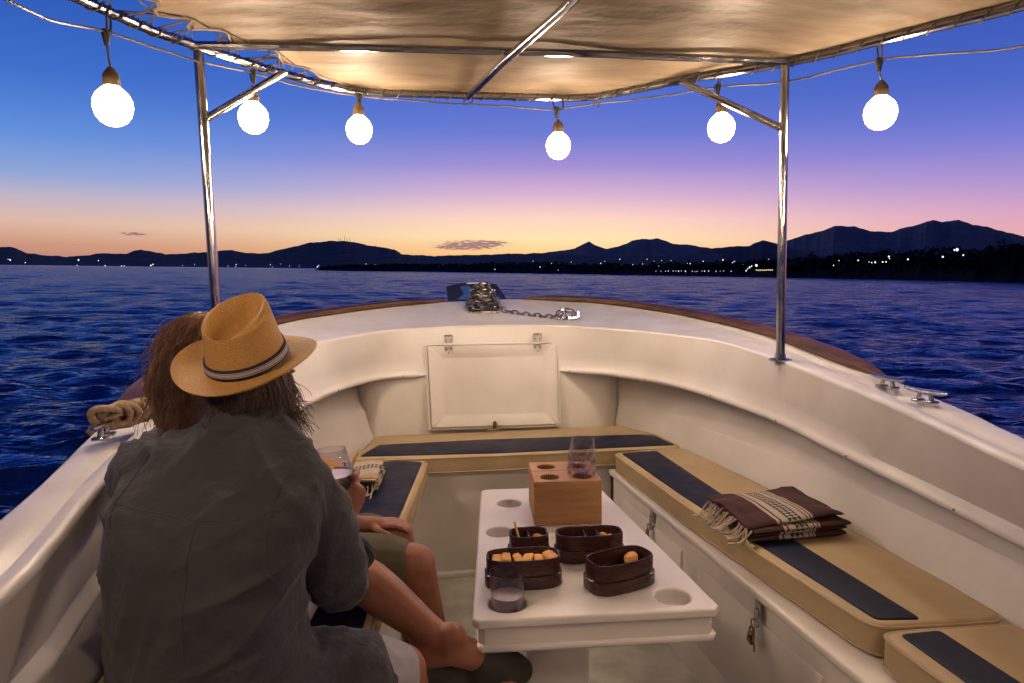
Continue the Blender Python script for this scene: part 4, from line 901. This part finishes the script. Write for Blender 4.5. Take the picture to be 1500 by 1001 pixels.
# right arm: shoulder, elbow, forearm up to the glass
g.limb([(-.60, 1.315, 1.03), (-.542, 1.335, .845), (-.532, 1.39, .815)], [.050, .041, .040]); g.limb([(-.532, 1.39, .815), (-.548, 1.50, .845), (-.545, 1.570, .890)], [.041, .034, .026])
GC = V3((-.570, 1.60, .955))
def rnd_f(a0, a1, z, r=.056, rz=0):                       # finger curled round the glass
    return [GC+V3((r*cos(R(a)), r*sin(R(a)), z+rz*i)) for i, a in enumerate((a0, a0+(a1-a0)*.36, a0+(a1-a0)*.7, a1))]
hand(g, (-.540, 1.560, .885), GC+V3((.052, -.028, -.028)), [rnd_f(-30, 96, .012, .0545), rnd_f(-32, 104, -.008, .0555), rnd_f(-34, 98, -.028, .0535), rnd_f(-38, 80, -.046, .0465)], [GC+V3((.030, -.046, -.030)), GC+V3((-.004, -.0555, -.006)), GC+V3((-.034, -.047, .012))])
# left arm round the companion
g.limb([(-.885, 1.395, 1.03), (-.975, 1.56, .995), (-.985, 1.60, .99)], [.052, .044, .043]); g.limb([(-.985, 1.60, .99), (-.955, 1.75, 1.02), (-.90, 1.86, 1.04)], [.042, .034, .026])
hand(g, (-.905, 1.855, 1.04), (-.845, 1.905, 1.04), [[(-.835, 1.90, 1.05+.018*k-.02), (-.80, 1.915, 1.05+.019*k-.022), (-.775, 1.905, 1.045+.019*k-.022), (-.76, 1.885, 1.04+.019*k-.022)] for k in range(4)], [(-.87, 1.885, 1.06), (-.84, 1.87, 1.085), (-.815, 1.86, 1.09)])
# right leg
g.limb([(-.66, 1.26, .625), (-.50, 1.345, .605), (-.425, 1.40, .585)], [.090, .078, .062]); g.limb([(-.425, 1.40, .585), (-.395, 1.43, .35), (-.385, 1.42, .0)], [.060, .058, .036])
foot(g, (-.385, 1.42, -.03), (-.31, 1.63, -.03), (0, 0, 1))
# left leg, ankle resting over the right knee
g.limb([(-.80, 1.34, .63), (-.70, 1.55, .70), (-.625, 1.70, .735)], [.090, .080, .062]); g.limb([(-.625, 1.70, .735), (-.495, 1.595, .695), (-.33, 1.49, .600)], [.058, .055, .034])
foot(g, (-.315, 1.487, .592), (-.125, 1.53, .52), (.32, -.28, .90))
body = fuse(g, .0052, 5); ob('body', body, MT['skin'], PA, auto=None); eyes(qA, rtA, PA, .95)
# shirt
g = G()
yw = R(-13)
g.loft([ering((-.712, 1.27, .585), .222, .175, R(-5)), ering((-.722, 1.26, .64), .210, .165, R(-8)), ering((-.738, 1.238, .72), .182, .140, yw), ering((-.748, 1.232, .80), .164, .124, yw), ering((-.750, 1.24, .88), .166, .122, yw), ering((-.748, 1.268, .96), .186, .122, yw), ering((-.738, 1.30, 1.03), .198, .112, yw, R(6)), ering((-.730, 1.335, 1.085), .172, .092, yw, R(12)), ering((-.720, 1.365, 1.122), .115, .074, yw, R(15)), ering((-.712, 1.385, 1.152), .068, .062, yw, R(18)), ering((-.708, 1.392, 1.168), .064, .060, yw, R(18))])
g.limb([(-.60, 1.315, 1.032), (-.575, 1.32, .98), (-.545, 1.335, .88), (-.538, 1.345, .835), (-.532, 1.372, .808)], [.066, .062, .056, .054, .053]); g.limb([(-.532, 1.37, .810), (-.527, 1.43, .832)], [.051, .047])
g.limb([(-.875, 1.385, 1.035), (-.93, 1.47, 1.02), (-.985, 1.57, 1.0), (-.995, 1.62, 1.0)], [.072, .070, .062, .058]); g.limb([(-.99, 1.60, 1.0), (-.965, 1.72, 1.02)], [.056, .048])
g.limb([(-.62, 1.28, .63), (-.53, 1.32, .615)], [.112, .100])
def shirtfold(p, n):
    f0 = folds(3.3, .010, (8, 8, 3.4))(p, n)
    k = 0
    for th, fh, fl, am, sd_ in ((.55, 17, 3.2, .015, 1), (-.7, 14, 3.0, .013, 5), (1.35, 11, 2.2, .011, 9)):
        u = p.x*cos(th)+p.z*sin(th); v = -p.x*sin(th)+p.z*cos(th); w = noise.noise(V3((u*5, v*5, sd_)))*.35
        q = 1-abs(noise.noise(V3((v*fh+w, u*fl, p.y*3+sd_))))*2.6
        k += am*max(0, q)**2.2*max(0, min(1, .5+1.6*noise.noise(V3((p.x*3.5, p.z*3.5, sd_*2+.3)))))
    h_ = .006*max(0, sin(p.z*42+p.x*16+5*noise.noise(V3((p.x*3, p.y*3, p.z*4)))))**3*exp(-((p.z-.70)/.10)**2)
    return f0+k+h_
sh = fuse(g, .0065, 10, .6, shirtfold)
shirtA = ob('shirt', sh, MT['shirt'], PA, auto=None)
from mathutils.bvhtree import BVHTree
bvh = BVHTree.FromPolygons([V3(p) for p in sh.v], sh.f)
def seam(pts, nm='seam', r=.0014, d=(0, 1, 0), back=.5, m='shirt'):
    P = []
    for p in resample(crom(pts, 8), 60):
        h = bvh.ray_cast(V3(p)-V3(d)*back, V3(d))
        if h[0]: P.append(h[0])
    g = G(); g.tube(P, r, 6); ob(nm, g, MT[m], shirtA)
seam([(-.895, 1.3, 1.035), (-.80, 1.3, 1.022), (-.70, 1.3, 1.02), (-.60, 1.3, 1.03)])
seam([(-.742, 1.3, 1.02), (-.748, 1.3, .93), (-.75, 1.3, .82)], r=.0017)
seam([(-.585, 1.3, 1.095), (-.615, 1.3, 1.04), (-.622, 1.3, .97), (-.612, 1.3, .92)], r=.0016)
seam([(-.870, 1.3, 1.10), (-.895, 1.3, 1.05), (-.895, 1.3, 1.0)], r=.0016)
g = G(); g.tube(ering((-.712, 1.388, 1.158), .070, .066, yw, R(18), 30, 1), .011, 8, closed=True); ob('collar', g, MT['shirt'], PA)
for c, d in (((-.527, 1.44, .835), (0.0, .9, .38)), ):
    q = V3((0, 0, 1)).rotation_difference(V3(d)).to_matrix(); g = G(); g.tube([V3(c)+q @ V3((.049*cos(t), .049*sin(t), .004*sin(3*t))) for t in np.linspace(0, 2*pi, 26, endpoint=False)], .011, 8, closed=True); ob('rolled_cuff', g, MT['shirt'], PA)
g = G(); g.limb([(-.64, 1.27, .62), (-.52, 1.335, .603), (-.462, 1.372, .592)], [.112, .098, .086]); g.limb([(-.80, 1.35, .63), (-.71, 1.54, .695), (-.675, 1.61, .715)], [.108, .095, .084]); g.ell((-.75, 1.26, .59), (.17, .14, .10))
ob('shorts', fuse(g, .0065, 6, .6, folds(8.1, .006)), MT['shorts'], PA, auto=None)
def slip_on(par, ank, toe, up):
    a, t, u = V3(ank), V3(toe), V3(up).normalized(); d = (t-a); d = d-u*d.dot(u); L_ = d.length; d.normalize(); s = d.cross(u).normalized(); g = G()
    g.limb([a+d*L_*.52-u*.036, a+d*L_*.72-u*.050, a+d*L_*.96-u*.056], [.047, .045, .034], 16); g.limb([a+d*L_*.5-s*.012-u*.055, a+d*L_*.92-s*.014-u*.058], [.036, .033]); g.limb([a+d*L_*.5+s*.012-u*.055, a+d*L_*.92+s*.010-u*.058], [.036, .030])
    g.limb([a-d*.055-u*.082, a+d*L_*.5-u*.088], [.034, .036]); m = fuse(g, .005, 6); m.v = [tuple(V3(p)-u*(min(0, (V3(p)-a).dot(u)+.098))) for p in m.v]
    ob('slip_on_shoe', m, MT['sole'], par, auto=None)
def sandal(par, ank, toe, up):
    a, t, u = V3(ank), V3(toe), V3(up).normalized(); d = (t-a); d = d-u*d.dot(u); L_ = d.length; d.normalize(); s = d.cross(u).normalized(); g = G(); rows = []
    for zz in (-.090, -.074):
        row = []
        for k in range(28):
            th = 2*pi*k/28; x = .5*(L_+.10)*cos(th)+(L_-.04)*.5; w = .047*(1+.18*cos(th)); row.append(a+d*x+s*w*sin(th)+u*zz)
        rows.append(row)
    g.loft(rows); 
    g.tube([a+d*L_*.35+s*.05-u*.078, a+d*L_*.55+s*.03-u*.012, a+d*L_*.72-u*.030, a+d*L_*.55-s*.03-u*.012, a+d*L_*.35-s*.05-u*.078], .007, 8, flat=.6)
    ob('sandal', g, MT['sole'], par)
slip_on(PA, (-.325, 1.487, .592), (-.125, 1.53, .52), (.32, -.28, .90)); sandal(PA, (-.385, 1.42, -.03), (-.31, 1.63, -.03), (0, 0, 1))
# ---- fedora
def fedora(par, c, up, fwd, sc=1.0, name='hat', label=None, root=False):
    c = V3(c); u = V3(up).normalized(); f = V3(fwd); f = (f-u*f.dot(u)).normalized(); r = f.cross(u)
    Q = lambda x, y, z: c+(r*x+f*y+u*z)*sc
    n = 72; AX, AY = .083, .097
    def brim(k, t): 
        a = 2*pi*k/n; bx, by = AX+(.148-AX)*t, AY+(.166-AY)*t; x, y = bx*cos(a), by*sin(a)
        z = t*t*(.020*cos(a)**2+.012*max(0, -sin(a))-.016*max(0, sin(a)))+.0035*sin(2*a+1)*t; return x, y, z
    rows = []
    for t in (0, .2, .45, .7, .9, 1): rows.append([Q(*brim(k, t)) for k in range(n)])
    rows.append([Q(*(V3(brim(k, 1))+V3((0, 0, -.003)))) for k in range(n)])
    for t in (.95, .5, 0): rows.append([Q(*(V3(brim(k, t))+V3((0, 0, -.0045)))) for k in range(n)])
    g = G(); g.loft(rows, cap=False); 
    uv = {}
    h = ob(name, g, MT['straw'], par, auto=50)
    # crown
    rows = []
    def crown(k, v):                                     # v: 0 base, 1 shoulder, 2 centre
        a = 2*pi*k/n; ca, sa = cos(a), sin(a); H = .112+.020*sa
        if v <= 1:
            s = 1-.13*v**1.6-.05*sin(pi*v)*.5; pin = 1-.20*v*v*max(0, sa)**1.2
            pd = .014*v*exp(-((abs(ca)-.62)/.22)**2)*max(0, sa)
            x, y, z = (AX*s*pin)*ca, AY*(s-.05*v*max(0, sa))*sa, H*v; x -= math.copysign(pd, ca); return (x, y, z)
        rho = 2-v; s = .87*rho; pin = 1-.20*max(0, sa)**1.2
        x, y = AX*s*pin*ca, AY*(s-.05*max(0, sa)*rho)*sa; e = 1-rho
        rise = .010*sin(pi*min(1, e*2.2)) if e < .45 else 0
        yy = y/AY; z = .112+.020*yy/.8*1.0+rise-.040*exp(-((x/.031)**2))*(1-exp(-((e)/.16)**2))*(1.0-.25*yy)
        return (x, y, z)
    for v in (0, .12, .25, .4, .55, .7, .82, .90, .96, 1.0, 1.04, 1.1, 1.18, 1.28, 1.4, 1.52, 1.64, 1.76, 1.88, 1.99): rows.append([Q(*crown(k, v)) for k in range(n)])
    g = G(); g.loft(rows, cap=True); cr_ = ob('crown', g, MT['straw'], h, auto=None)
    sm = cr_.modifiers.new('s', 'SUBSURF'); sm.levels = 1; sm.render_levels = 2
    # band with woven stripes
    g = G(); vs = [(.035, .0018), (.05, .0035), (.11, .004), (.20, .004), (.265, .0035), (.28, .0018)]; rows = []
    for vv, e in vs:
        row = []
        for k in range(n):
            p = crown(k, vv); l = sqrt(p[0]**2+p[1]**2); row.append(Q(p[0]*(1+e/l), p[1]*(1+e/l), p[2]))
        rows.append(row)
    g.loft(rows, cap=False)
    for i, (vv, e) in enumerate(vs):
        for k in range(n): g.uv[i*n+k] = (k/n, (vv-.035)/.245)
    ob('hat_band', g, MT['band'], h, auto=None)
    return h
MT['straw'] = None
def straw():
    m = mat('woven_straw', (.50, .285, .095), .62); nt = m.node_tree; L = nt.links; b = nt.nodes['Principled BSDF']; tc = nd(nt, 'ShaderNodeTexCoord')
    n1 = nd(nt, 'ShaderNodeTexNoise'); n1.inputs['Scale'].default_value = 420; L.new(tc.outputs['Object'], n1.inputs[0])
    v = nd(nt, 'ShaderNodeTexVoronoi'); v.inputs['Scale'].default_value = 400; L.new(tc.outputs['Object'], v.inputs['Vector'])
    mx = nd(nt, 'ShaderNodeMix', data_type='RGBA'); mx.inputs[6].default_value = (.42, .215, .055, 1); mx.inputs[7].default_value = (.66, .37, .11, 1)
    mr = nd(nt, 'ShaderNodeMapRange'); mr.inputs[1].default_value = .1; mr.inputs[2].default_value = .6; ad = nd(nt, 'ShaderNodeMath', operation='ADD'); L.new(v.outputs['Distance'], ad.inputs[0]); ad.inputs[1].default_value = 0
    mu = nd(nt, 'ShaderNodeMath', operation='MULTIPLY'); L.new(n1.outputs['Fac'], mu.inputs[0]); mu.inputs[1].default_value = .8; L.new(mu.outputs[0], ad.inputs[1])
    L.new(ad.outputs[0], mr.inputs[0]); mr.inputs[1].default_value = .3; mr.inputs[2].default_value = 1.1; L.new(mr.outputs[0], mx.inputs[0]); L.new(mx.outputs[2], b.inputs['Base Color'])
    bp = nd(nt, 'ShaderNodeBump'); bp.inputs['Strength'].default_value = .9; bp.inputs['Distance'].default_value = .0022; L.new(ad.outputs[0], bp.inputs['Height']); L.new(bp.outputs[0], b.inputs['Normal']); return m
MT['straw'] = straw()
nv, wh, rd = (.018, .018, .032), (.50, .46, .46), (.26, .12, .12)
MT['band'] = stripes('striped_hat_band', 1, [(0, nv), (.22, wh), (.30, nv), (.36, wh), (.46, rd), (.50, wh), (.62, nv), (.68, wh), (.74, nv)])
HATC = V3((-.708, 1.425, 1.262)); hup = V3((-.06, -.37, .93))
fedora(PA, HATC, hup, (.38, .93, .2), .90, 'hat')
# ---- hair
def strands(name, roots, par, m, seed, length, droop, wave, rad=.0013, avoid=None, seg=9, clump=.35):
    g = G(); rnd = random.Random(seed)
    for p, d0 in roots:
        p = V3(p); d = V3(d0).normalized(); L_ = length*rnd.uniform(.65, 1.15); st = L_/seg; P = [p]; ph = V3((rnd.random()*9, rnd.random()*9, rnd.random()*9))
        for i in range(seg):
            w = V3((noise.noise(p*14+V3((0, 0, i*.35))+ph*clump), noise.noise(p*14+V3((7, 0, i*.35))+ph*clump), noise.noise(p*14+V3((0, 5, i*.35))+ph*clump)))
            d = (d+V3((0, 0, -droop))*(.35+i*.1)+w*wave).normalized(); q = P[-1]+d*st
            if avoid: q = avoid(q)
            P.append(q)
        g.tube(P, [rad*(1-.6*(i/seg)) for i in range(seg+1)], 3, cap=False)
    return ob(name, g, m, par, auto=None, fixn=False)
def ell_avoid(cs):
    def f(q):
        for c, r in cs:
            v = q-c; k = (v.x/r[0])**2+(v.y/r[1])**2+(v.z/r[2])**2
            if k < 1: q = c+v/max(1e-6, sqrt(k))
        return q
    return f
rnd = random.Random(2)
bk = -V3((hf.x, hf.y, 0)).normalized(); sd = V3((-bk.y, bk.x, 0))
roots = []
for i in range(2800):
    a = rnd.uniform(-1.75, 1.75); z = rnd.uniform(-.055, .03)
    dirn = bk*cos(a)+sd*sin(a); p = V3((-.708, 1.450, 1.205))+dirn*(.074+rnd.uniform(0, .012))+V3((0, 0, z))
    roots.append((p, dirn*.28+V3((0, 0, -.9))+V3((rnd.gauss(0, .12), rnd.gauss(0, .12), rnd.gauss(0, .1)))))
for i in range(70):                                    # loose ends flicking out to the right
    p = V3((-.640, 1.43, 1.150))+V3((rnd.uniform(-.01, .01), rnd.uniform(-.03, .03), rnd.uniform(-.025, .025))); roots.append((p, V3((.9, -.1, rnd.uniform(-.45, .15)))))
hs = G(); hs.ell((-.708, 1.448, 1.20), (.079, .088, .085)); hs.ell((-.712, 1.405, 1.165), (.070, .050, .045))
hA = ob('hair', fuse(hs, .006, 4, .5, lambda p, n: .004*noise.noise(p*60)), MT['hairA'], PA, auto=None)
strands('hair_strands', roots, hA, MT['hairA'], 4, .068, .20, .42, .0010, ell_avoid([(V3((-.73, 1.31, 1.05)), (.20, .115, .095))]))
# ---- companion: olive shorts, chestnut hair, leaning close
PB = thing('person', (-.88, 1.92, .50), 'person with wavy chestnut hair and olive shorts, half hidden behind the hatted one', 'person', 'couple seated on the port bench')
g = G(); HB = V3((-.873, 1.665, 1.245)); qB, rtB = head(g, HB, (.55, .8, -.12), (.18, -.1, 1), .92)
g.limb([(-.875, 1.78, 1.03), (-.873, 1.72, 1.12), (-.873, 1.69, 1.2)], [.056, .050, .05])
g.loft([ering((-.86, 1.93, .60), .155, .11, R(-20)), ering((-.865, 1.91, .75), .135, .095, R(-20)), ering((-.87, 1.87, .90), .145, .095, R(-20)), ering((-.875, 1.82, 1.0), .150, .08, R(-20)), ering((-.875, 1.79, 1.05), .08, .055, R(-20))])
g.limb([(-.73, 1.80, .99), (-.67, 1.84, .80), (-.66, 1.87, .77)], [.045, .038, .038]); g.limb([(-.66, 1.87, .77), (-.60, 1.95, .73), (-.55, 2.0, .70)], [.036, .030, .023])
hand(g, (-.55, 2.0, .70), (-.505, 2.02, .692), [[(-.49, 2.0+.018*k, .69), (-.455, 2.0+.019*k, .688), (-.43, 1.998+.019*k, .678), (-.415, 1.998+.019*k, .665)] for k in range(4)], [(-.52, 1.99, .69), (-.49, 1.965, .685), (-.465, 1.955, .675)], .023)
g.limb([(-1.01, 1.86, .99), (-1.04, 1.95, .80), (-1.03, 1.98, .77)], [.045, .038, .038]); g.limb([(-1.03, 1.98, .77), (-.94, 2.06, .70), (-.86, 2.10, .69)], [.036, .030, .023])
hand(g, (-.86, 2.10, .69), (-.82, 2.115, .685), [[(-.805, 2.09+.018*k, .68), (-.77, 2.09+.019*k, .675), (-.745, 2.09+.019*k, .665), (-.73, 2.09+.019*k, .655)] for k in range(4)], [(-.83, 2.085, .685), (-.80, 2.06, .68), (-.78, 2.05, .67)], .023)
g.limb([(-.80, 1.90, .615), (-.58, 1.87, .635), (-.395, 1.83, .640)], [.088, .074, .058]); g.limb([(-.395, 1.83, .640), (-.355, 1.86, .35), (-.335, 1.85, .0)], [.055, .056, .034]); foot(g, (-.335, 1.85, -.03), (-.20, 2.02, -.03), (0, 0, 1))
g.limb([(-.86, 2.02, .615), (-.66, 2.08, .630), (-.46, 2.06, .635)], [.088, .074, .058]); g.limb([(-.46, 2.06, .635), (-.40, 2.08, .35), (-.38, 2.07, .0)], [.055, .056, .034]); foot(g, (-.38, 2.07, -.03), (-.24, 2.23, -.03), (0, 0, 1))
ob('body', fuse(g, .0055, 5), MT['skin'], PB, auto=None); eyes(qB, rtB, PB, .92)
g = G(); g.loft([ering((-.86, 1.93, .585), .185, .14, R(-20)), ering((-.865, 1.91, .75), .155, .115, R(-20)), ering((-.87, 1.87, .90), .165, .112, R(-20)), ering((-.875, 1.825, 1.0), .168, .098, R(-20)), ering((-.875, 1.79, 1.06), .085, .062, R(-20))])
g.limb([(-.745, 1.80, .99), (-.69, 1.83, .86)], [.062, .055]); g.limb([(-1.0, 1.85, .99), (-1.03, 1.91, .86)], [.062, .055])
ob('shirt', fuse(g, .0075, 8, .6, folds(5.5, .007)), MT['shirtB'], PB, auto=None)
g = G(); g.limb([(-.80, 1.90, .615), (-.58, 1.87, .635), (-.455, 1.842, .640)], [.104, .088, .075]); g.limb([(-.86, 2.02, .615), (-.66, 2.08, .63), (-.54, 2.068, .632)], [.104, .088, .075]); g.ell((-.86, 1.94, .59), (.165, .14, .10))
ob('shorts', fuse(g, .007, 6, .6, folds(2.1, .005)), MT['olive'], PB, auto=None)
for a, t in (((-.335, 1.85, -.03), (-.20, 2.02, -.03)), ((-.38, 2.07, -.03), (-.24, 2.23, -.03))): sandal(PB, a, t, (0, 0, 1))
HO = HB+V3((.010, -.010, .018))
hs = G(); hs.ell(HO, (.077, .092, .086)); hs.ell(HB+V3((-.022, -.045, -.045)), (.070, .055, .080)); hs.ell(HB+V3((-.040, -.035, -.120)), (.062, .048, .06))
hB = ob('hair', fuse(hs, .007, 3, .5, lambda p, n: .007*noise.noise(p*26)+.004*noise.noise(p*70)), MT['hairB'], PB, auto=None)
roots = []
bk = V3((-.45, -.85, 0)).normalized(); sd = V3((-bk.y, bk.x, 0))
for i in range(4400):
    a = rnd.uniform(-2.1, 2.1); e = rnd.uniform(-.9, 1.45); dirn = (bk*cos(a)+sd*sin(a))*cos(e)+V3((0, 0, sin(e)))
    p = HO+V3((dirn.x*.080, dirn.y*.094, dirn.z*.088)); h_ = V3((dirn.x, dirn.y, 0)); h_ = h_.normalized() if h_.length > .05 else bk
    roots.append((p, h_*.42*max(.0, dirn.z)+V3((0, 0, -1.0+.6*max(0, dirn.z)))+V3((rnd.gauss(0, .12), rnd.gauss(0, .12), 0))))
strands('hair_strands', roots, hB, MT['hairB'], 9, .115, .42, .60, .0011, ell_avoid([(HO, (.083, .097, .091)), (HB+V3((-.030, -.045, -.045)), (.073, .058, .083)), (V3((-.875, 1.82, 1.0)), (.17, .10, .07))]))
# ================================================================== BLANKETS
mr_, cr2, bk2, tn = (.050, .014, .014), (.42, .355, .29), (.025, .018, .018), (.40, .28, .16)
MT['serape'] = stripes('maroon_serape', 0, [(0, mr_), (.10, bk2), (.13, mr_), (.30, cr2), (.33, mr_), (.35, cr2), (.42, bk2), (.55, cr2), (.60, bk2), (.61, cr2), (.64, bk2), (.65, cr2), (.67, mr_), (.90, bk2), (.93, mr_)], check=(.425, .545, 26, bk2, (.38, .33, .28)))
MT['serape2'] = stripes('cream_serape', 1, [(0, bk2), (.06, tn), (.14, (.20, .12, .07)), (.22, tn), (.34, cr2), (.55, bk2), (.60, cr2), (.76, cr2), (.86, tn), (.95, bk2)], check=(.56, .74, 30, bk2, cr2))
def blanket(x0, x1, y0, y1, z0, layers, m, label, fr_side, ang=0, seed=0, nfr=26):
    c = V3(((x0+x1)/2, (y0+y1)/2, z0)); t = thing('folded_blanket', c, label, 'blanket'); Rz = Matrix.Rotation(ang, 3, 'Z'); rnd = random.Random(seed)
    def W(x, y, z): return c+Rz @ (V3((x, y, z))-c)
    th = .017; hz = lambda x, y: .018*noise.noise(V3((x*6, y*6, seed)))+.008*noise.noise(V3((x*15, y*15, seed+4)))+.012*(x-x0)/(x1-x0)
    for l in range(layers):
        g = G(); ny = 34; nx = 40; dx = rnd.uniform(-.01, .012); dy = rnd.uniform(-.014, .014); zb = z0+l*th*1.02; rows = []
        for j in range(ny+1):
            v = j/ny; e = min(v, 1-v)/.03; k = sqrt(1-(1-min(1, e))**2); row = []
            prof = []
            for i in range(nx):                          # closed section, bulging at the folds
                q = 2*pi*i/nx; cu_, su_ = cos(q), sin(q); u = .5+.5*math.copysign(abs(cu_)**.28, cu_); w = math.copysign(abs(su_)**.55, su_)
                x = x0+dx+(x1-x0)*u+.005*noise.noise(V3((v*5, l, i*.0+seed))); y = y0+dy+(y1-y0)*v+.007*noise.noise(V3((u*5, l, seed)))
                zz = zb+th*.5+th*.5*w*max(.15, k)+(hz(x, y) if l == layers-1 else hz(x, y)*.35*(l+1)/layers)*(1 if w > 0 or l else 0)
                row.append(W(x, y, max(zz, z0+.0005))); prof.append((u, v))
            base = len(rows)*nx
            for i, uvp in enumerate(prof): g.uv[base+i] = uvp
            rows.append(row)
        g.loft(rows); ob('folded_layer', g, m, t, auto=60)
    g = G()
    for k in range(nfr):
        v = (k+.5)/nfr+rnd.uniform(-.01, .01); zt = z0+layers*th*.75+rnd.uniform(-.012, .004); ln = rnd.uniform(.045, .085); a = rnd.uniform(-.6, .6)
        if fr_side == 'x': p = W(x0+.002, y0+(y1-y0)*v, zt); d = Rz @ V3((-cos(a), sin(a)*.8, 0))
        else: p = W(x0+(x1-x0)*v, y0+.002, zt); d = Rz @ V3((sin(a)*.8, -cos(a), 0))
        P = [p]
        for q in range(6):
            d = (d+V3((rnd.gauss(0, .22), rnd.gauss(0, .22), 0))).normalized(); n_ = P[-1]+d*ln/6*1.0+V3((0, 0, -.011)); n_.z = max(n_.z, .540+.004*rnd.random()); P.append(n_)
        g = G(); g.tube(P, [.0036, .0030, .0036, .0028, .0034, .0030, .0040], 6); ob('fringe_tassel', g, MT['fringe'], t)
    return t
blanket(.690, 1.045, 2.065, 2.37, .5370, 4, MT['serape'], 'maroon folded blanket with cream stripes and fringe on the starboard cushion', 'x', R(3), 3)
blanket(-.93, -.555, 2.80, 3.12, .5370, 3, MT['serape2'], 'cream and black folded blanket with fringe on the port cushion by the bow', 'y', R(-3), 8, 22)
h2 = fedora(None, (-.672, 2.50, .668), (-.70, -.10, .40), (.3, .9, .2), .92, 'straw_hat'); tag(h2, 'small straw hat leaning on its brim beside the cream blanket', 'hat')
# ================================================================== CHAIN AND ROPE
def link(g, c, t, n, L_=.026, W_=.0135, r=.0048):
    t = V3(t).normalized(); n = V3(n); n = (n-t*n.dot(t)).normalized(); s = t.cross(n); P = []
    for k in range(14):
        a = 2*pi*k/14; P.append(V3(c)+t*(L_*math.copysign(abs(cos(a))**.8, cos(a)))+n*(W_*sin(a)))
    g.tube(P, r, 6, closed=True)
ch = thing('anchor_chain', (.02, 4.42, 1.215), 'galvanised anchor chain heaped over the bow post with one run to starboard', 'chain')
g = G(); rnd = random.Random(4); P = []
for k in range(560):                                    # heap wound round the bitt
    u = k/560; a = u*2*pi*7.5; rr = (.098-.070*u**1.3)*(1+.14*noise.noise(V3((u*30, 0, 0)))); P.append(V3((.02+rr*1.05*cos(a), 4.44+rr*.9*sin(a), 1.228+.16*u+.012*noise.noise(V3((u*40, 3, 0))))))
Q = resample(P, 64)
for k in range(1, 63):
    t = Q[k+1]-Q[k-1]; n = V3((Q[k].x-.02, Q[k].y-4.44, .02)) if k % 2 else V3((0, 0, 1)); n = n+V3((rnd.gauss(0, .01), rnd.gauss(0, .01), rnd.gauss(0, .01))); link(g, Q[k], t, n.normalized()+V3((rnd.gauss(0, .3), rnd.gauss(0, .3), rnd.gauss(0, .3))), .034, .019, .0058)
P = crom([(.085, 4.40, 1.30), (.125, 4.37, 1.235), (.17, 4.34, 1.205), (.26, 4.29, 1.187), (.36, 4.22, 1.177), (.43, 4.17, 1.172), (.475, 4.15, 1.195)], 8); Q = resample(P, 14)
for k in range(14):
    t = Q[min(13, k+1)]-Q[max(0, k-1)]; link(g, Q[k]+V3((0, 0, .006)), t, V3((0, 0, 1)) if k % 2 else V3((.3, 1, .15)), .0255, .0145, .0052)
ob('chain_links', g, MT['galv'], ch)
g = G(); g.tube([(.455, 4.16, 1.20), (.49, 4.14, 1.222), (.54, 4.12, 1.214), (.565, 4.11, 1.19), (.54, 4.12, 1.170), (.48, 4.145, 1.167)], [.010, .014, .017, .016, .014, .011], 9); g.tube([(.445, 4.14, 1.170), (.47, 4.135, 1.166), (.50, 4.10, 1.167)], [.006, .010, .006], 8)
g.tube([(.50, 4.105, 1.17), (.50, 4.13, 1.235)], .008, 8); g.tube([(.535, 4.09, 1.168), (.575, 4.085, 1.176), (.58, 4.10, 1.21)], .011, 8)
ob('shackle', g, MT['steel'], ch)
g = G(); P = []
for k in range(190):
    u = k/190; a = u*2*pi*5.2+.4; rx = .044*(1+.25*noise.noise(V3((u*9, 1, 0)))); 
    P.append(V3((-1.235+.055*(u-.5)+rx*cos(a)*.62, 2.13+.16*(u-.5)+rx*cos(a+.5), 1.035+rx*.72*sin(a)+.01*noise.noise(V3((u*22, 0, 4))))))
P += [V3((-1.20, 2.28, 1.04)), V3((-1.17, 2.36, 1.035)), V3((-1.15, 2.45, 1.05))]
P = [V3((-1.30, 2.02, 1.0)), V3((-1.28, 2.05, 1.03))]+P
g.tube(P, .0105, 9); rp_ = ob('mooring_rope', g, MT['rope'], auto=None); tag(rp_, 'tan mooring rope coiled round the port cleat beside the shirt sleeve', 'rope')
# ================================================================== FINISH
bpy.context.view_layer.update()
envset = {o.name for o in ENV}
for o in list(COL.objects):
    if o.parent is None and o.name not in envset:
        o.matrix_world = M @ o.matrix_basis
cd = bpy.data.cameras.new('camera'); co = bpy.data.objects.new('camera', cd); COL.objects.link(co)
cd.sensor_width = 36; cd.lens = 36*FPX/1500; cd.clip_start = .05; cd.clip_end = 60000
rot = Matrix((cr, cu, -cf)).transposed().to_4x4(); co.matrix_world = M @ (Matrix.Translation(CAMB) @ rot)
S.camera = co
S.view_settings.view_transform = 'Standard'; S.view_settings.look = 'None'; S.view_settings.exposure = .12; S.view_settings.gamma = 1
S.cycles.max_bounces = 7; S.cycles.diffuse_bounces = 3; S.cycles.glossy_bounces = 4; S.cycles.transparent_max_bounces = 14; S.cycles.transmission_bounces = 5
S.cycles.sample_clamp_indirect = 4; S.cycles.use_denoising = True; S.cycles.caustics_reflective = False; S.cycles.caustics_refractive = False
